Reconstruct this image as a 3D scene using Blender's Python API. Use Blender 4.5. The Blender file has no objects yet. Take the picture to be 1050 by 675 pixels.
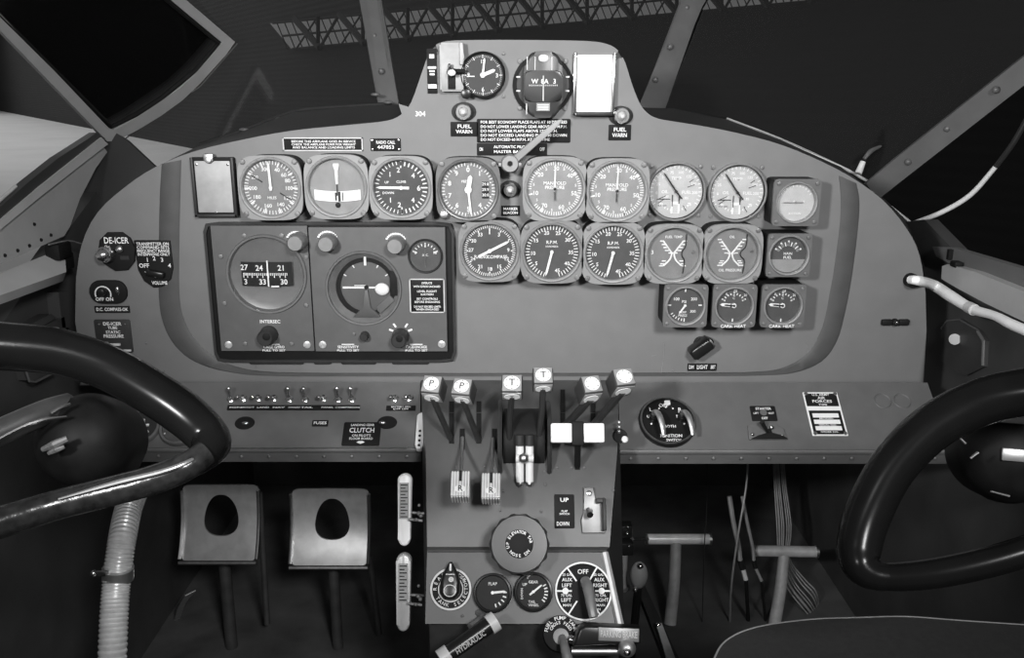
import bpy, bmesh, math, random
from mathutils import Vector, Matrix
random.seed(7)
R = math.radians
SC = bpy.context.scene
COL = SC.collection
# ---------------------------------------------------------------- camera
F, CX, CY = 900.0, 525.0, 337.5
PITCH = R(15.0)
CAM = Vector((0, 0, 0.90))
cp, sp = math.cos(PITCH), math.sin(PITCH)
FWD = Vector((0, cp, -sp)); DOWN = Vector((0, -sp, -cp)); RIGHT = Vector((1, 0, 0))
def ray(px, py): return FWD + RIGHT * ((px - CX) / F) + DOWN * ((py - CY) / F)
def pt(px, py, z): return CAM + ray(px, py) * z
cam = bpy.data.cameras.new('camera'); cam.sensor_width = 36; cam.lens = 36 * F / 1050
cam.clip_start = 0.02; cam.clip_end = 500
co = bpy.data.objects.new('camera', cam); COL.objects.link(co)
co.location = CAM; co.rotation_euler = (R(90) - PITCH, 0, 0)
SC.camera = co

class Plane:
    """a real surface in the cockpit: origin, right, up, outward normal"""
    def __init__(s, o, ux, uy):
        s.o = Vector(o); s.ux = Vector(ux).normalized(); uy = Vector(uy)
        s.uy = (uy - s.ux * uy.dot(s.ux)).normalized(); s.n = s.ux.cross(s.uy)
    def hit(s, px, py, off=0.0):
        d = ray(px, py); o = s.o + s.n * off
        return CAM + d * ((o - CAM).dot(s.n) / d.dot(s.n))
    def frame(s, px, py, off=0.0, rot=0.0):
        p = s.hit(px, py, off) - s.n * off
        m = Matrix((s.ux, s.uy, s.n)).transposed().to_4x4(); m.translation = p
        return m @ Matrix.Rotation(rot, 4, 'Z')
    def sx(s, px, py, off=0.0): return (s.hit(px + .5, py, off) - s.hit(px - .5, py, off)).length
    def sy(s, px, py, off=0.0): return (s.hit(px, py + .5, off) - s.hit(px, py - .5, off)).length
    def rect(s, x0, y0, x1, y1, off=0.0):
        cx, cy = (x0 + x1) / 2, (y0 + y1) / 2
        return s.frame(cx, cy, off), (s.hit(x1, cy, off) - s.hit(x0, cy, off)).length, (s.hit(cx, y1, off) - s.hit(cx, y0, off)).length
def loc(M, P, px, py, off=0.0):
    v = M.inverted() @ P.hit(px, py, off); return (v.x, v.y)

# ---------------------------------------------------------------- materials
MATS = {}
def mat(name, g, rough=.5, metal=0.0, vary=.12, scale=60.0, bump=0.0, coat=0.0, spec=.5):
    if name in MATS: return MATS[name]
    m = bpy.data.materials.new(name); m.use_nodes = True
    nt = m.node_tree; b = nt.nodes['Principled BSDF']
    b.inputs['Roughness'].default_value = rough; b.inputs['Metallic'].default_value = metal
    b.inputs['Coat Weight'].default_value = coat; b.inputs['Specular IOR Level'].default_value = spec
    tc = nt.nodes.new('ShaderNodeTexCoord'); nz = nt.nodes.new('ShaderNodeTexNoise')
    nz.inputs['Scale'].default_value = scale; nz.inputs['Detail'].default_value = 5
    nt.links.new(tc.outputs['Object'], nz.inputs['Vector'])
    rp = nt.nodes.new('ShaderNodeValToRGB')
    a, c = g * (1 - vary), g * (1 + vary)
    rp.color_ramp.elements[0].position = .3; rp.color_ramp.elements[1].position = .7
    rp.color_ramp.elements[0].color = (a, a, a, 1); rp.color_ramp.elements[1].color = (c, c, c, 1)
    nt.links.new(nz.outputs['Fac'], rp.inputs['Fac']); nt.links.new(rp.outputs['Color'], b.inputs['Base Color'])
    if bump:
        bp = nt.nodes.new('ShaderNodeBump'); bp.inputs['Strength'].default_value = bump; bp.inputs['Distance'].default_value = .001
        nt.links.new(nz.outputs['Fac'], bp.inputs['Height']); nt.links.new(bp.outputs['Normal'], b.inputs['Normal'])
    MATS[name] = m; return m
def glassmat(name, tint=.97, haze=0):
    m = bpy.data.materials.new(name); m.use_nodes = True; nt = m.node_tree
    for n in list(nt.nodes):
        if n.type != 'OUTPUT_MATERIAL': nt.nodes.remove(n)
    out = [n for n in nt.nodes][0]
    t = nt.nodes.new('ShaderNodeBsdfTransparent'); t.inputs['Color'].default_value = (tint, tint, tint, 1)
    g = nt.nodes.new('ShaderNodeBsdfGlossy'); g.inputs['Roughness'].default_value = .03
    f = nt.nodes.new('ShaderNodeFresnel'); f.inputs['IOR'].default_value = 1.45
    mx = nt.nodes.new('ShaderNodeMixShader')
    if haze:
        d = nt.nodes.new('ShaderNodeBsdfDiffuse'); d.inputs['Color'].default_value = (.5, .5, .5, 1); md = nt.nodes.new('ShaderNodeMixShader'); md.inputs[0].default_value = haze  # diffuse haze mixed in to lift the dark view through the glass
        nt.links.new(t.outputs[0], md.inputs[1]); nt.links.new(d.outputs[0], md.inputs[2]); t = md
    nt.links.new(f.outputs[0], mx.inputs[0]); nt.links.new(t.outputs[0], mx.inputs[1]); nt.links.new(g.outputs[0], mx.inputs[2])
    nt.links.new(mx.outputs[0], out.inputs['Surface']); MATS[name] = m; return m
def emitmat(name, g, strength):
    m = mat(name, g, .8); b = m.node_tree.nodes['Principled BSDF']
    b.inputs['Emission Color'].default_value = (1, 1, 1, 1); b.inputs['Emission Strength'].default_value = strength; return m
PANELG = mat('panel_paint', .165, .55, 0, .05, 35, .12)
DARKG = mat('dark_band', .065, .6, 0, .1, 50)
SHELFG = mat('shelf_paint', .118, .5, 0, .08, 40, .12)
PEDG = mat('pedestal_paint', .072, .42, 0, .1, 40, .15)
BLACK = mat('black_paint', .012, .6, spec=.15)
BLACKG = mat('black_gloss', .012, .28, spec=.35)
CRACK = mat('black_crackle', .02, .55, 0, .25, 400, .5, spec=.2)
BEZ = mat('bezel_gray', .24, .42, 0, .08, 90)
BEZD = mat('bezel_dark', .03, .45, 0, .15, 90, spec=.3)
UNITG = mat('unit_gray', .095, .45, 0, .08, 60, .1)
DIALK = mat('dial_black', .02, .6, spec=.2)
DIALD = mat('dial_charcoal', .085, .6, spec=.2)
DIALG = mat('dial_gray', .27, .6)
DIALM = mat('dial_mid', .2, .6)
DIALL = mat('dial_light', .5, .6, 0, .08, 60)
WHITE = mat('white_paint', .85, .5, 0, .03)
OFFW = mat('off_white', .55, .45, 0, .1, 70)
PAPER = mat('paper', .95, .6, 0, .02)
CHROME = mat('chrome', .8, .18, 1)
STEEL = mat('steel', .5, .36, 1, .15, 120)
ALU = mat('aluminium', .6, .42, .9, .1, 90)
SCREW = mat('screw_steel', .17, .5, .3, .3, 200)
BRIGHT = mat('bright_screw', .62, .35, .5, .2, 200)
HOSE = mat('hose_metal', .85, .3, .3, .12, 80)
RUBBER = mat('black_rubber', .007, .22, 0, .2, 30, .05, spec=.16)
FLOORM = mat('floor_board', .085, .7, 0, .3, 14, .3)
FABRIC = mat('seat_cloth', .024, .85, 0, .15, 180, .4)
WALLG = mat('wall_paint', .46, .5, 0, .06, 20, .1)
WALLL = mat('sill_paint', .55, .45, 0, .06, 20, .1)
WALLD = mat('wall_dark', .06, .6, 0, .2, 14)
FRAMEL = mat('frame_paint', .42, .45, 0, .06, 30, .1)
STRAP = mat('strap_paint', .125, .5, 0, .1, 30)
CAVITY = mat('cavity_dark', .09, .8, 0, .25, 12)
TRANSL = mat('knob_plastic', .05, .35, 0, .12, 50)
FACEP = mat('knob_face', .27, .3, 0, .12, 80)
RIBPL = mat('ribbed_plastic', .33, .25, 0, .2, 60, 0, .3)
CABLE = mat('cable_white', .92, .45, 0, .05)
GLASS = glassmat('instrument_glass'); WSGLASS = glassmat('windscreen_glass', .95, .009)

# ---------------------------------------------------------------- mesh builder
_GL = {}
def glyphs(txt):
    if txt not in _GL:
        c = bpy.data.curves.new('t', 'FONT'); c.body = txt; c.align_x = 'CENTER'; c.align_y = 'CENTER'; c.size = 1; c.resolution_u = 2; c.offset = .014
        o = bpy.data.objects.new('t', c); COL.objects.link(o)
        me = o.to_mesh()
        vs = [v.co.copy() for v in me.vertices]; fs = [tuple(p.vertices) for p in me.polygons]
        o.to_mesh_clear(); bpy.data.objects.remove(o); bpy.data.curves.remove(c)
        _GL[txt] = (vs, fs)
    return _GL[txt]
def catmull(pts, n=6):
    pts = [Vector(p) for p in pts]; out = []
    P = [pts[0] * 2 - pts[1]] + pts + [pts[-1] * 2 - pts[-2]]
    for i in range(1, len(P) - 2):
        for k in range(n):
            t = k / n; a, b, c, d = P[i - 1], P[i], P[i + 1], P[i + 2]
            out.append(.5 * ((2 * b) + (c - a) * t + (2 * a - 5 * b + 4 * c - d) * t * t + (3 * b - a - 3 * c + d) * t ** 3))
    out.append(pts[-1]); return out
class MB:
    def __init__(s): s.bm = bmesh.new()
    def _f(s, vs):
        try: return s.bm.faces.new(vs)
        except ValueError: return None
    def box(s, c, size, bev=0.0, M=None, seg=2):
        t = Matrix.Translation(Vector(c)) @ Matrix.Diagonal((size[0], size[1], size[2], 1))
        if M is not None: t = M @ t
        r = bmesh.ops.create_cube(s.bm, size=1, matrix=t)
        if bev:
            es = list({e for v in r['verts'] for e in v.link_edges})
            bmesh.ops.bevel(s.bm, geom=es, offset=bev, segments=seg, profile=.5, affect='EDGES')
        return s
    def prism(s, pts, z0, z1, bev=0.0, M=None, seg=3):
        M = M or Matrix()
        if sum(pts[i - 1][0] * pts[i][1] - pts[i][0] * pts[i - 1][1] for i in range(len(pts))) < 0: pts = pts[::-1]
        a = [s.bm.verts.new(M @ Vector((x, y, z0))) for x, y in pts]; b = [s.bm.verts.new(M @ Vector((x, y, z1))) for x, y in pts]
        n = len(pts); s._f(a[::-1]); top = s._f(b)
        for i in range(n): s._f((a[i], a[(i + 1) % n], b[(i + 1) % n], b[i]))
        if bev: bmesh.ops.bevel(s.bm, geom=list(top.edges), offset=bev, segments=seg, profile=.5, affect='EDGES')
        return s
    def ring(s, outer, inner, z0, z1, n=64, M=None):
        """flat plate between two closed radius functions of the angle"""
        M = M or Matrix(); L = []
        for fn, z in ((outer, z0), (outer, z1), (inner, z1), (inner, z0)):
            L.append([s.bm.verts.new(M @ Vector((*fn(2 * math.pi * i / n), z))) for i in range(n)])
        for k in range(4):
            A, B = L[k], L[(k + 1) % 4]
            for i in range(n): s._f((A[i], A[(i + 1) % n], B[(i + 1) % n], B[i]))
        return s
    def lathe(s, prof, n=40, M=None, sx=1.0, sy=1.0):
        M = M or Matrix(); L = []
        for r, z in prof:
            if r < 1e-7: L.append([s.bm.verts.new(M @ Vector((0, 0, z)))])
            else: L.append([s.bm.verts.new(M @ Vector((r * sx * math.cos(2 * math.pi * i / n), r * sy * math.sin(2 * math.pi * i / n), z))) for i in range(n)])
        for A, B in zip(L, L[1:]):
            for i in range(n):
                j = (i + 1) % n
                if len(A) == 1 and len(B) > 1: s._f((A[0], B[j], B[i]))
                elif len(B) == 1 and len(A) > 1: s._f((A[i], A[j], B[0]))
                elif len(A) > 1: s._f((A[i], A[j], B[j], B[i]))
        return s
    def cyl(s, c, r, z0, z1, bev=0.0, n=28, M=None):
        m = Matrix.Translation((c[0], c[1], 0)); m = (M @ m) if M is not None else m
        b = min(bev, r * .8)
        pr = [(0, z0), (r, z0), (r, z1 - b)] + ([(r - b * .3, z1 - b * .3), (r - b, z1)] if b else []) + [(0, z1)]
        return s.lathe(pr, n, m)
    def tube(s, pts, r, n=10, smooth=0, cap=True, flat=1.0):
        pts = [Vector(p) for p in pts]; m = len(pts)
        rs = list(r) if isinstance(r, (list, tuple)) else [r] * m
        if smooth:
            q = catmull(pts, smooth); rs = [rs[min(int(i / smooth), m - 1)] * (1 - (i % smooth) / smooth) + rs[min(int(i / smooth) + 1, m - 1)] * ((i % smooth) / smooth) for i in range(len(q))]; pts = q
        L = []; up = None
        for i, p in enumerate(pts):
            t = (pts[min(i + 1, len(pts) - 1)] - pts[max(i - 1, 0)]).normalized()
            if up is None: up = Vector((0, 0, 1)) if abs(t.z) < .9 else Vector((0, 1, 0))
            a = (up - t * up.dot(t)).normalized(); b = t.cross(a); up = a
            L.append([s.bm.verts.new(p + (a * math.cos(2 * math.pi * k / n) * flat + b * math.sin(2 * math.pi * k / n)) * rs[i]) for k in range(n)])
        for A, B in zip(L, L[1:]):
            for k in range(n): s._f((A[k], A[(k + 1) % n], B[(k + 1) % n], B[k]))
        if cap: s._f(L[0][::-1]); s._f(L[-1])
        return s
    def ball(s, c, r, M=None, sc=(1, 1, 1)):
        t = Matrix.Translation(Vector(c)) @ Matrix.Diagonal((*sc, 1)); t = M @ t if M is not None else t
        bmesh.ops.create_uvsphere(s.bm, u_segments=18, v_segments=12, radius=r, matrix=t); return s
    def text(s, txt, x, y, z, size, M=None, sx=1.0, rot=0.0, w=None):
        vs, fs = glyphs(txt)
        if not vs: return s
        if w is not None:
            ww = max(v.x for v in vs) - min(v.x for v in vs); sx = w / (ww * size) if ww > 0 else 1
        m = Matrix.Translation((x, y, z)) @ Matrix.Rotation(rot, 4, 'Z') @ Matrix.Diagonal((size * sx, size, 1, 1))
        if M is not None: m = M @ m
        nv = [s.bm.verts.new(m @ v) for v in vs]
        for f in fs: s._f([nv[i] for i in f])
        return s
    def quad(s, pts):
        s._f([s.bm.verts.new(Vector(p)) for p in pts]); return s
    def slab(s, pts, off):
        """closed plate from world points and a thickness vector"""
        off = Vector(off); a = [s.bm.verts.new(Vector(p)) for p in pts]; b = [s.bm.verts.new(Vector(p) + off) for p in pts]
        n = len(a); s._f(a[::-1]); s._f(b)
        for i in range(n): s._f((a[i], a[(i + 1) % n], b[(i + 1) % n], b[i]))
        return s
    def build(s, name, m, parent=None, M=None, world=False, label=None, ang=38):
        bm = s.bm
        if M is not None and world: bmesh.ops.transform(bm, matrix=M.inverted(), verts=bm.verts)
        elif parent is not None and world: bmesh.ops.transform(bm, matrix=parent_world(parent).inverted(), verts=bm.verts)
        bmesh.ops.recalc_face_normals(bm, faces=bm.faces)
        me = bpy.data.meshes.new(name); bm.to_mesh(me); bm.free()
        me.materials.append(m)
        for p in me.polygons: p.use_smooth = True
        me.set_sharp_from_angle(angle=R(ang))
        o = bpy.data.objects.new(name, me); COL.objects.link(o)
        if parent is not None: o.parent = parent
        elif M is not None: o.matrix_world = M
        if label: o['label'] = label
        return o
def parent_world(o):
    m = Matrix(o['_m'].to_list() if hasattr(o['_m'], 'to_list') else o['_m']) if '_m' in o else o.matrix_basis.copy()
    return m if o.parent is None else parent_world(o.parent) @ o.matrix_basis
def tag(o, label, cat, group=None):
    o['label'] = label; o['category'] = cat
    if group: o['group'] = group
    return o
def thing(name, label, cat, M=None, group=None):
    o = bpy.data.objects.new(name, None); COL.objects.link(o); o.empty_display_size = .02
    if M is not None: o.matrix_world = M
    return tag(o, label, cat, group)
def T(p): return Matrix.Translation(Vector(p))
def struct(o): o['kind'] = 'structure'; return o
def sup(hw, hh=None, e=4.5):
    hh = hh or hw
    def f(a):
        c, q = math.cos(a), math.sin(a)
        k = (abs(c) ** e + abs(q) ** e) ** (-1 / e); return (c * k * hw, q * k * hh)
    return f
def circ(r, ry=None):
    ry = ry or r
    return lambda a: (r * math.cos(a), ry * math.sin(a))
def outline(fn, n=64): return [fn(2 * math.pi * i / n) for i in range(n)]
def rrect(w, h, r, n=5):
    p = []
    for cx, cy, a0 in ((w / 2 - r, h / 2 - r, 0), (-w / 2 + r, h / 2 - r, 90), (-w / 2 + r, -h / 2 + r, 180), (w / 2 - r, -h / 2 + r, 270)):
        for k in range(n + 1):
            a = R(a0 + 90 * k / n); p.append((cx + r * math.cos(a), cy + r * math.sin(a)))
    return p
def pol(ang, r): return (r * math.sin(R(ang)), r * math.cos(R(ang)))
# ---------------------------------------------------------------- planes
D = 1.10
PANEL = Plane((0, D, .9), (1, 0, 0), (0, 0, 1))
A0 = PANEL.hit(525, 392)
SHELF = Plane(A0, (1, 0, 0), (0, math.cos(R(38)), math.sin(R(38))))
# ================================================================ instrument panel
ol = [(78,398),(77,330),(78,285),(84,250),(100,218),(128,192),(160,171),(200,155),(250,143),(300,134),(360,128),(396,124),(412,117),(422,104),(432,76),(440,54),(447,46),(460,42),(490,41),(540,41),(600,42),(622,45),(634,52),(641,64),(648,86),(656,106),(664,116),(676,122),(700,126),(740,133),(790,145),(830,160),(870,180),(905,205),(930,235),(943,262),(949,300),(950,340),(950,398)]
panel = thing('instrument_panel', 'big grey painted instrument panel filling the cockpit width, with raised centre hump', 'instrument panel', PANEL.frame(525, 392))
PM = panel.matrix_basis.copy()
pts = [loc(PM, PANEL, x, y) for x, y in ol[:2]] + [tuple(v)[:2] for v in catmull([(*loc(PM, PANEL, x, y), 0) for x, y in ol[2:-2]], 3)] + [loc(PM, PANEL, x, y) for x, y in ol[-2:]]
mb = MB().prism(pts, -.045, 0, .0115, seg=5); mb.build('panel_sheet', PANELG, panel)
# dark raised band that runs round the floating centre panel
outer = [(166,168),(164,200),(163,250),(163,305),(168,333),(180,355),(200,371),(232,381),(280,385.5),(400,386),(560,386),(700,385.5),(780,385),(815,382),(842,371),(858,350),(867,318),(874,280),(880,230),(881,205),(878,188)]
inner = [(186,164),(185,200),(184,250),(184,300),(188,325),(198,345),(214,362),(240,375),(282,381.5),(400,382.5),(560,382.5),(700,382),(778,381),(808,375),(830,360),(843,336),(850,305),(856,270),(861,230),(862,205),(860,180)]
mb = MB(); A = catmull([(*loc(PM, PANEL, *p), .0) for p in outer], 4); B = catmull([(*loc(PM, PANEL, *p), .0) for p in inner], 4)
va = [mb.bm.verts.new(v + Vector((0, 0, .0004))) for v in A]; vb = [mb.bm.verts.new(v + Vector((0, 0, .0004))) for v in B]
ta = [mb.bm.verts.new(v * .86 + w * .14 + Vector((0, 0, .0022))) for v, w in zip(A, B)]; tb = [mb.bm.verts.new(v * .14 + w * .86 + Vector((0, 0, .0022))) for v, w in zip(A, B)]
for L, K in ((va, ta), (ta, tb), (tb, vb)):
    for i in range(len(A) - 1): mb._f((L[i], L[i + 1], K[i + 1], K[i]))
mb.build('edge_band', DARKG, panel)
# black sunk frame round the two gyro units
x0, y0 = loc(PM, PANEL, 211, 229); x1, y1 = loc(PM, PANEL, 464, 369)
fx0, fx1 = loc(PM, PANEL, 211, 230)[0], loc(PM, PANEL, 464, 230)[0]
m2 = T(((fx0 + fx1) / 2, (y0 + y1) / 2, 0)); w2, h2 = fx1 - fx0, abs(y1 - y0)
MB().prism(rrect(w2, h2, .006), 0.0003, .003, .001, M=m2).build('gyro_frame', BLACK, panel)
mb = MB(); mb.ring(sup(w2 / 2 + .002, h2 / 2 + .002, 30), sup(w2 / 2 - .0012, h2 / 2 - .0012, 30), 0.0003, .006, 96, m2); mb.build('frame_lip', BEZD, panel)
# panel rivets and marks
for x, y in ((525,400),(245,378),(262,376),(300,383.6),(690,380),(590,384),(150,352),(168,381)):
    c = loc(PM, PANEL, x, min(y, 390)); MB().cyl(c, .0015, 0, .0012, .0006, 10).build('rivet', SCREW, panel)
mb = MB(); c = loc(PM, PANEL, 431, 117); mb.text('304', *c, .0005, .0085); mb.build('stencil_number', WHITE, panel)
for k, (xa, ya, xb, yb) in enumerate(((681,352,678,383),(668,365,673,364),(827,352,828,362))):
    a = loc(PM, PANEL, xa, ya); b = loc(PM, PANEL, xb, yb)
    MB().tube([(*a, .0002), ((a[0] + b[0]) / 2 + .001, (a[1] + b[1]) / 2, .0003), (*b, .0002)], .0004, 5).build('scratch', BEZ, panel)
# dark lugs drawn in the shape of brackets and shadow under the gyro frame
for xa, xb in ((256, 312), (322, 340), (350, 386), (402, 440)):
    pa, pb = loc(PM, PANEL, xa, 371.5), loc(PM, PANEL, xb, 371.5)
    MB().prism(rrect(pb[0] - pa[0], .0052, .0022), .0001, .0022, .0008, M=T(((pa[0] + pb[0]) / 2, pa[1], 0))).build('shadow_lug', BEZD, panel)
# wiring clip at the right
c = loc(PM, PANEL, 917, 330); mb = MB()
mb.box((c[0] - .011, c[1], .003), (.014, .008, .006), .002); mb.box((c[0] + .011, c[1], .003), (.014, .008, .006), .002); mb.cyl(c, .0045, 0, .007, .001)
t = thing('cable_clip', 'small two lobed dark clip on the bare right end of the panel', 'clip', PM.copy()); mb.build('clip_body', BLACK, t); MB().cyl(c, .0022, .007, .0095, .001).build('screw', CHROME, t)

# ================================================================ gauges
def screw_mb(x, y, z, r, rot):
    m = MB(); m.cyl((x, y), r, z, z + .0016, .0007, 14)
    m.box((0, 0, 0), (r * 1.7, r * .32, .0005), M=T((x, y, z + .0016)) @ Matrix.Rotation(rot, 4, 'Z')); return m
def gauge(name, label, cat, px, py, hw, P=None, prot=.033, shape='sq', dial=DIALK, rec=.006, ticks=(), nums=(), texts=(), needles=(), extra=None, group=None, bez=None, rim=None, hole=.88, screws=True, ink=WHITE, asp=1.0, case=BLACK, scr=None, glass=True):
    P = P or PANEL
    M = P.frame(px, py, prot); h = hw * P.sx(px, py, prot); hh = h * asp
    g = thing(name, label, cat, M, group)
    z = prot; r = h * hole; e = {'sq': 4.2, 'box': 16}.get(shape, 2)
    fn = sup(h, hh, e) if shape != 'round' else circ(h)
    bz = bez or BEZ
    if prot > .012:
        k = .985
        MB().ring(lambda a: tuple(v * k for v in fn(a)), circ(r * .99), 0, z - .005, 72).build('case', case, g)
        z0 = z - .005
    else: z0 = 0.0003
    if shape == 'round':
        MB().lathe([(h * .98, z0), (h, z - .002), (h * .985, z - .0005), (h * .95, z + .0004), (r * 1.02, z), (r, z - .001), (r, z - rec)], 64).build('bezel', bz, g)
    else:
        bo = MB().ring(fn, circ(r * 1.0), z0, z, 72).build('bezel', bz, g)
        MB().lathe([(r * 1.10, z - .0002), (r * 1.085, z + .0016), (r * 1.05, z + .0024), (r * 1.01, z + .002), (r * .985, z + .0006), (r * .975, z - rec)], 64).build('rim', rim or bz, g)
        if screws:
            c = (h * .80, hh * .80) if shape == 'sq' else (h * .82, hh * .82)
            for i, (sx, sy) in enumerate(((1, 1), (-1, 1), (-1, -1), (1, -1))):
                screw_mb(c[0] * sx, c[1] * sy, z, h * .085, random.uniform(0, 3)).build('screw', SCREW, bo)
    if shape == 'round' and scr:
        for i in range(4):
            x, y = pol(45 + 90 * i, h * scr); screw_mb(x, y, 0.0 if prot < .012 else -.0, h * .075, random.uniform(0, 3)).build('screw', SCREW, g)
    zd = z - rec + .0008
    inner = MB().lathe([(r * .99, z - rec + .0003), (r * .985, z - .0012)], 64); inner.build('well', BLACK, g)
    do = MB().cyl((0, 0), r * .985, zd - .0018, zd, 0, 56).build('dial', dial, g)
    q = r * .95; mk = MB(); zt = zd + .0003
    for (n, a0, a1, r0, r1, w) in ticks:
        for i in range(n):
            a = a0 + (a1 - a0) * (i / (n - 1) if n > 1 else 0)
            x, y = pol(a, q * (r0 + r1) / 2)
            mk.box((0, 0, 0), (w * q, (r1 - r0) * q, .0002), M=T((x, y, zt)) @ Matrix.Rotation(-R(a), 4, 'Z'))
    for (s, a, rr, sz) in nums:
        x, y = pol(a, q * rr); mk.text(str(s), x, y, zt + .0002, sz * q)
    for tx in texts:
        s, x, y, sz = tx[:4]; mk.text(s, x * q, y * q, zt + .0002, sz * q, rot=tx[4] if len(tx) > 4 else 0)
    if len(mk.bm.verts): mk.build('dial_markings', ink, do)
    else: mk.bm.free()
    zn = zd + min(rec * .45, .004)
    for nd in needles:
        a, ln, w, tail, m = nd[:5]
        nb = MB(); nb.prism([(-w * q, -tail * q), (w * q, -tail * q), (w * q * .9, ln * q * .85), (0, ln * q), (-w * q * .9, ln * q * .85)], 0, .0006, M=T((0, 0, zn)) @ Matrix.Rotation(-R(a), 4, 'Z'))
        nb.cyl((0, 0), max(w * 1.5, .055) * q, zn - .001, zn + .0012, .0005, 16)
        nb.build('needle', m, g); zn += .0009
    if extra: extra(g, q, zt, z)
    if glass: MB().cyl((0, 0), r * (.97 if shape != 'round' else .99), z - .0006, z - .0001, 0, 48).build('glass', GLASS, g)
    return g
def arc_nums(vals, a0, step, rr, sz): return [(v, a0 + i * step, rr, sz) for i, v in enumerate(vals)]
BN = mat('needle_black', .01, .5)
# --- top row
def air_x(g, q, z, zf):
    m = MB()
    for a in (303, 122):
        x, y = pol(a, q * .62); m.box((0, 0, 0), (.045 * q, .5 * q, .0004), M=T((x, y, z)) @ Matrix.Rotation(-R(a), 4, 'Z'))
    m.build('range_mark', BN, g)
gauge('airspeed_indicator', 'round grey dial with white hundreds and straight-up white needle, beside the metal card holder', 'gauge', 277, 193, 33, dial=DIALM,
      ticks=[(50, 0, 352.8, .86, 1, .028), (10, 20, 340, .8, 1, .045)],
      nums=[('300', 345, .7, .2), ('40', 22, .7, .2), ('60', 47, .68, .2), ('80', 68, .68, .2), ('100', 92, .66, .2), ('120', 124, .7, .2), ('140', 154, .7, .2), ('160', 194, .7, .2), ('180', 238, .66, .2), ('200', 268, .68, .2), ('250', 303, .7, .17)],
      texts=[('MILES', 0, -.38, .14)], needles=[(358, .98, .045, .1, WHITE)], extra=air_x)
def turn_x(g, q, z, zf):
    MB().prism([(-.04 * q, .1 * q), (.04 * q, .1 * q), (.06 * q, .62 * q), (.11 * q, .78 * q), (.1 * q, .86 * q), (-.1 * q, .86 * q), (-.11 * q, .78 * q), (-.06 * q, .62 * q)], 0, .0008, M=T((0, 0, z + .001))).build('turn_needle', WHITE, g)
    m = MB(); n = 16; top = []; bot = []
    for i in range(n + 1):
        t = -1 + 2 * i / n; x = t * .86 * q; y = -.36 * q + .07 * q * t * t
        top.append((x, y + .19 * q)); bot.append((x, y - .19 * q))
    m.prism(top + bot[::-1], z, z + .0012); m.build('ball_tube', WHITE, g)
    m = MB(); m.box((-.06 * q, -.36 * q, z + .0016), (.06 * q, .3 * q, .0006)); m.box((.07 * q, -.36 * q, z + .0016), (.09 * q, .36 * q, .0006)); m.box((.2 * q, -.36 * q, z + .0016), (.035 * q, .3 * q, .0006)); m.box((0, -.12 * q, z + .0022), (.035 * q, .42 * q, .0006)); m.build('index_wire', BN, g)
    MB().ball((.0, -.68 * q, z + .001), .1 * q, sc=(1, 1, .3)).build('slip_ball', DIALK, g)
gauge('turn_indicator', 'plain grey dial with short white bat needle above a white curved ball tube', 'gauge', 345, 192, 33, dial=DIALG, extra=turn_x)
gauge('climb_indicator', 'black dial with white needle pointing left, 6 at the right', 'gauge', 411, 193, 32.5, dial=DIALD,
      ticks=[(9, 280, 350, .86, 1, .03), (9, 190, 260, .86, 1, .03), (9, 0, 80, .82, .98, .045), (9, 100, 180, .82, .98, .045), (3, 0, 180, .74, 1, .05)],
      nums=[('1', 320, .64, .26), ('2', 352, .66, .26), ('4', 46, .64, .26), ('6', 92, .66, .28), ('4', 138, .64, .26), ('2', 188, .66, .26), ('1', 222, .64, .26)],
      texts=[('UP', -.55, .2, .13), ('CLIMB', 0, .22, .13), ('DOWN', -.5, -.2, .13)], needles=[(271, .95, .05, .3, WHITE)])
def alt_x(g, q, z, zf):
    MB().box((.64 * q, -.02 * q, z), (.26 * q, .62 * q, .0004)).build('window', DIALK, g)
    m = MB()
    for i, s in enumerate(('29.8', '29.9', '30.0')): m.text(s, .64 * q, (.2 - .2 * i) * q, z + .0006, .15 * q)
    m.build('window_figures', WHITE, g)
    x, y = pol(225, q * 1.27); MB().cyl((x, y), q * .16, zf, zf + .009, .0015).build('setting_knob', STEEL, g)
gauge('altimeter', 'dark rimmed dial numbered 0 to 9 with a needle hanging down near 5', 'gauge', 480, 195, 33, dial=DIALM, bez=mat('altimeter_bezel', .13, .35, .2, .1, 90),
      ticks=[(50, 0, 352.8, .88, 1, .03), (10, 0, 324, .84, 1, .045)], nums=[(i, i * 36, .73, .25) for i in range(10) if i not in (2, 3)] ,
      texts=[('FEET', -.12, .3, .13)], needles=[(10, .55, .09, .12, WHITE), (174, .95, .04, .15, WHITE)], extra=alt_x)
MANN = [('30', 4, .74, .22), ('20', 314, .74, .22), ('40', 50, .74, .22), ('50', 104, .74, .22), ('60', 160, .74, .22), ('70', 211, .74, .22), ('10', 257, .74, .22)]
for k, (x, y, lab) in enumerate(((569, 194, 'grey manifold pressure dial, just right of the crank'), (633, 196, 'grey manifold pressure dial, left of the two pale engine gauges'))):
    gauge('manifold_gauge', lab, 'gauge', x, y, 33, dial=DIALG,
          ticks=[(60, -90, 230, .87, 1, .026), (7, -103, 211, .84, 1, .05)], nums=MANN, texts=[('MANIFOLD', 0, .2, .17), ('PRESSURE', 0, .04, .17), ('5', -.32, .72, .16), ('5', .34, .72, .16), ('5', .78, .12, .14), ('5', -.78, .15, .14), ('5', .56, -.55, .14), ('5', -.1, -.8, .14), ('5', -.66, -.42, .14)],
          needles=[(1, .93, .03, .12, WHITE), (178 + 4 * k, .45, .02, .0, BN)], group='twin manifold pressure gauges')
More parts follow.
